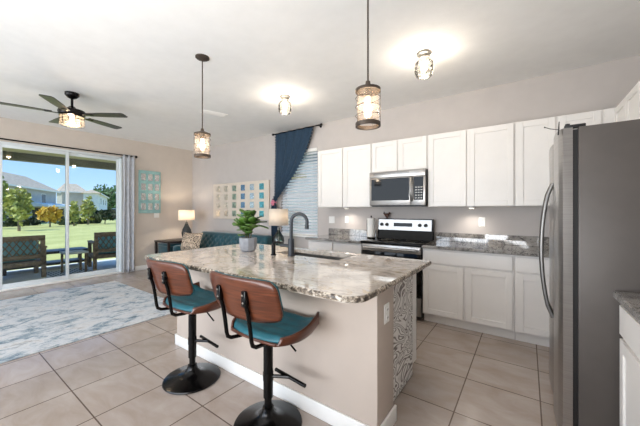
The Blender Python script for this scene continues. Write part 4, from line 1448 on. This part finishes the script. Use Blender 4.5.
def lamp(label, loc, shade_r, zs0, zs1, base):
    r = thing('table_lamp', label, 'lamp', loc, 0)
    if base == 'dark':
        MB().lathe([(.001, 0), (.06, 0), (.066, .02), (.10, .09), (.112, .16), (.092, .24), (.05, .32), (.028, .38), (.02, .41), (.001, .41)], caps=False).build('base', plain('dark glazed ceramic', (46, 50, 52), .25, var=.15), r)
        b = MB(); wire_ring(b, .385, .030, .006); b.build('collar', M['silver'], r)
    else:
        MB().lathe([(.001, 0), (.06, 0), (.085, .04), (.100, .12), (.092, .19), (.055, .25), (.026, .30), (.02, .33)], caps=False).build('base', M['lamp_glass'], r)
        MB().cyl((0, 0, .32), (0, 0, .36), .022).build('neck_cap', M['silver'], r)
    MB().cyl((0, 0, .0 if base != 'dark' else .40), (0, 0, zs0 + .06), .006, n=8).build('stem', M['silver'], r)
    MB().lathe([(shade_r, zs0), (shade_r * .95, zs1)], caps=False, n=36).build('lamp_shade', M['lamp_shade'], r, solid=.003)
    b = MB(); b.tube([(-shade_r * .95, 0, zs1 - .012), (shade_r * .95, 0, zs1 - .012)], .002, 5).tube([(0, -shade_r * .95, zs1 - .012), (0, shade_r * .95, zs1 - .012)], .002, 5)
    b.cyl((0, 0, zs0 + .05), (0, 0, zs1 + .02), .003, n=6)
    b.build('shade_spider', M['silver'], r)
    return r
lp = lamp('white shaded lamp with dark base on the corner end table', (-6.45, 3.66, .64), .175, .455, .69, 'dark')
bulb_light('lamp_bulb', (0, 0.04, .58), 9, lp, (1, .86, .68), .04)
lp2 = lamp('white shaded lamp with clear glass base before the window', (-3.585, 3.74, .66), .175, .40, .69, 'glass')
bulb_light('lamp_bulb', (0, 0.04, .56), 1.2, lp2, (1, .86, .68), .04)

# ------------------------------------------------------------------ plant on the island
pt = thing('potted_fig', 'leafy green fig plant in a grey concrete pot on the island', 'potted plant', (-2.32, 1.975, .9105))
pot = MB(); pot.lathe([(.001, 0), (.062, 0), (.076, .012), (.088, .06), (.090, .135), (.084, .14), (.078, .125), (.001, .12)], n=9, caps=False)
pot.build('pot', M['concrete_pot'], pt, smooth=False)
MB().cyl((0, 0, .116), (0, 0, .125), .074, n=18).build('soil', M['soil'], pt)
st_ = MB()
st_.tube([(0, 0, .11), (.01, .0, .22), (-.005, .01, .36)], [.008, .007, .004], 7).tube([(.02, .01, .11), (.05, .0, .20), (.07, -.01, .29)], [.006, .005, .003], 6).tube([(-.02, .0, .11), (-.06, .0, .2), (-.08, 0, .27)], [.006, .005, .003], 6)
st_.build('stem', M['stem'], pt)
lf = MB()
rnd = random.Random(11)
def leaf(p, dirv, L, W, droop):
    dirv = Vector(dirv).normalized()
    side = dirv.cross(Vector((0, 0, 1))).normalized()
    nrm = side.cross(dirv).normalized()
    prof = [0.10, .5, .85, 1.0, .98, .75, .06]
    rows = []
    for i, w in enumerate(prof):
        t = i / (len(prof) - 1)
        c = Vector(p) + dirv * L * t - Vector((0, 0, 1)) * droop * t * t
        rows.append([lf.bm.verts.new(c + side * W * w * s + nrm * (.012 * abs(s) + .004 * math.sin(6 * t))) for s in (-1, -.5, 0, .5, 1)])
    for A, B in zip(rows, rows[1:]):
        for k in range(4): lf.bm.faces.new((A[k], A[k + 1], B[k + 1], B[k]))
tips = [(0, 0, .345, 8), (.07, -.01, .26, 7), (-.08, 0, .24, 7), (0, 0, .21, 7), (.03, .02, .29, 7), (-.03, -.02, .27, 7)]
for tx, ty, tz, n in tips:
    for k in range(n):
        a = k * 2.4 + tx * 30
        up = rnd.uniform(.7, 2.4) if tz > .3 else rnd.uniform(.2, 1.8)
        leaf((tx + .01 * math.cos(a), ty + .01 * math.sin(a), tz - rnd.uniform(0, .06)), (math.cos(a), math.sin(a), up), rnd.uniform(.12, .165), rnd.uniform(.044, .06), rnd.uniform(.01, .05))
lf.build('foliage', M['fig_leaf'], pt, solid=.0015)

# ------------------------------------------------------------------ paper towels and ornament
ph = thing('paper_towel_holder', 'upright paper towel holder with white roll left of the range', 'paper towel holder', (-1.876, 3.92, .917))
MB().lathe([(.001, 0), (.064, 0), (.066, .006), (.06, .014), (.001, .014)], caps=False).build('base', M['black_metal'], ph)
MB().cyl((0, 0, .012), (0, 0, .315), .006).ball((0, 0, .32), .012).build('post', M['black_metal'], ph)
MB().lathe([(.02, .018), (.058, .018), (.058, .29), (.02, .29), (.02, .018)], caps=False, n=32).build('paper_roll', M['paper'], ph)
MB().tube([(-.064, .0, .01), (-.068, 0, .1), (-.068, 0, .25), (-.062, 0, .27)], .004, 6).build('tension_arm', M['black_metal'], ph)
orn = thing('figurine', 'small dark brown ornament standing on the range back panel', 'ornament', (-1.68, 4.045, 1.206))
M['orn'] = plain('dark brown carved wood', (74, 46, 34), .5, var=.3, scale=60)
MB().cyl((0, 0, 0), (0, 0, .012), .022).build('base', M['orn'], orn)
ob = MB(); ob.ball((0, 0, .045), .03, 1.2, .7, .9).cyl((0, 0, .01), (0, 0, .03), .01).ball((.035, 0, .078), .016)
ob.cyl((.048, 0, .078), (.066, 0, .074), .006, .001, 8)
ob.build('body', M['orn'], orn)
MB().tube([(-.025, 0, .05), (-.05, 0, .075), (-.045, 0, .10)], [.014, .012, .004], 8).build('tail', M['orn'], orn)
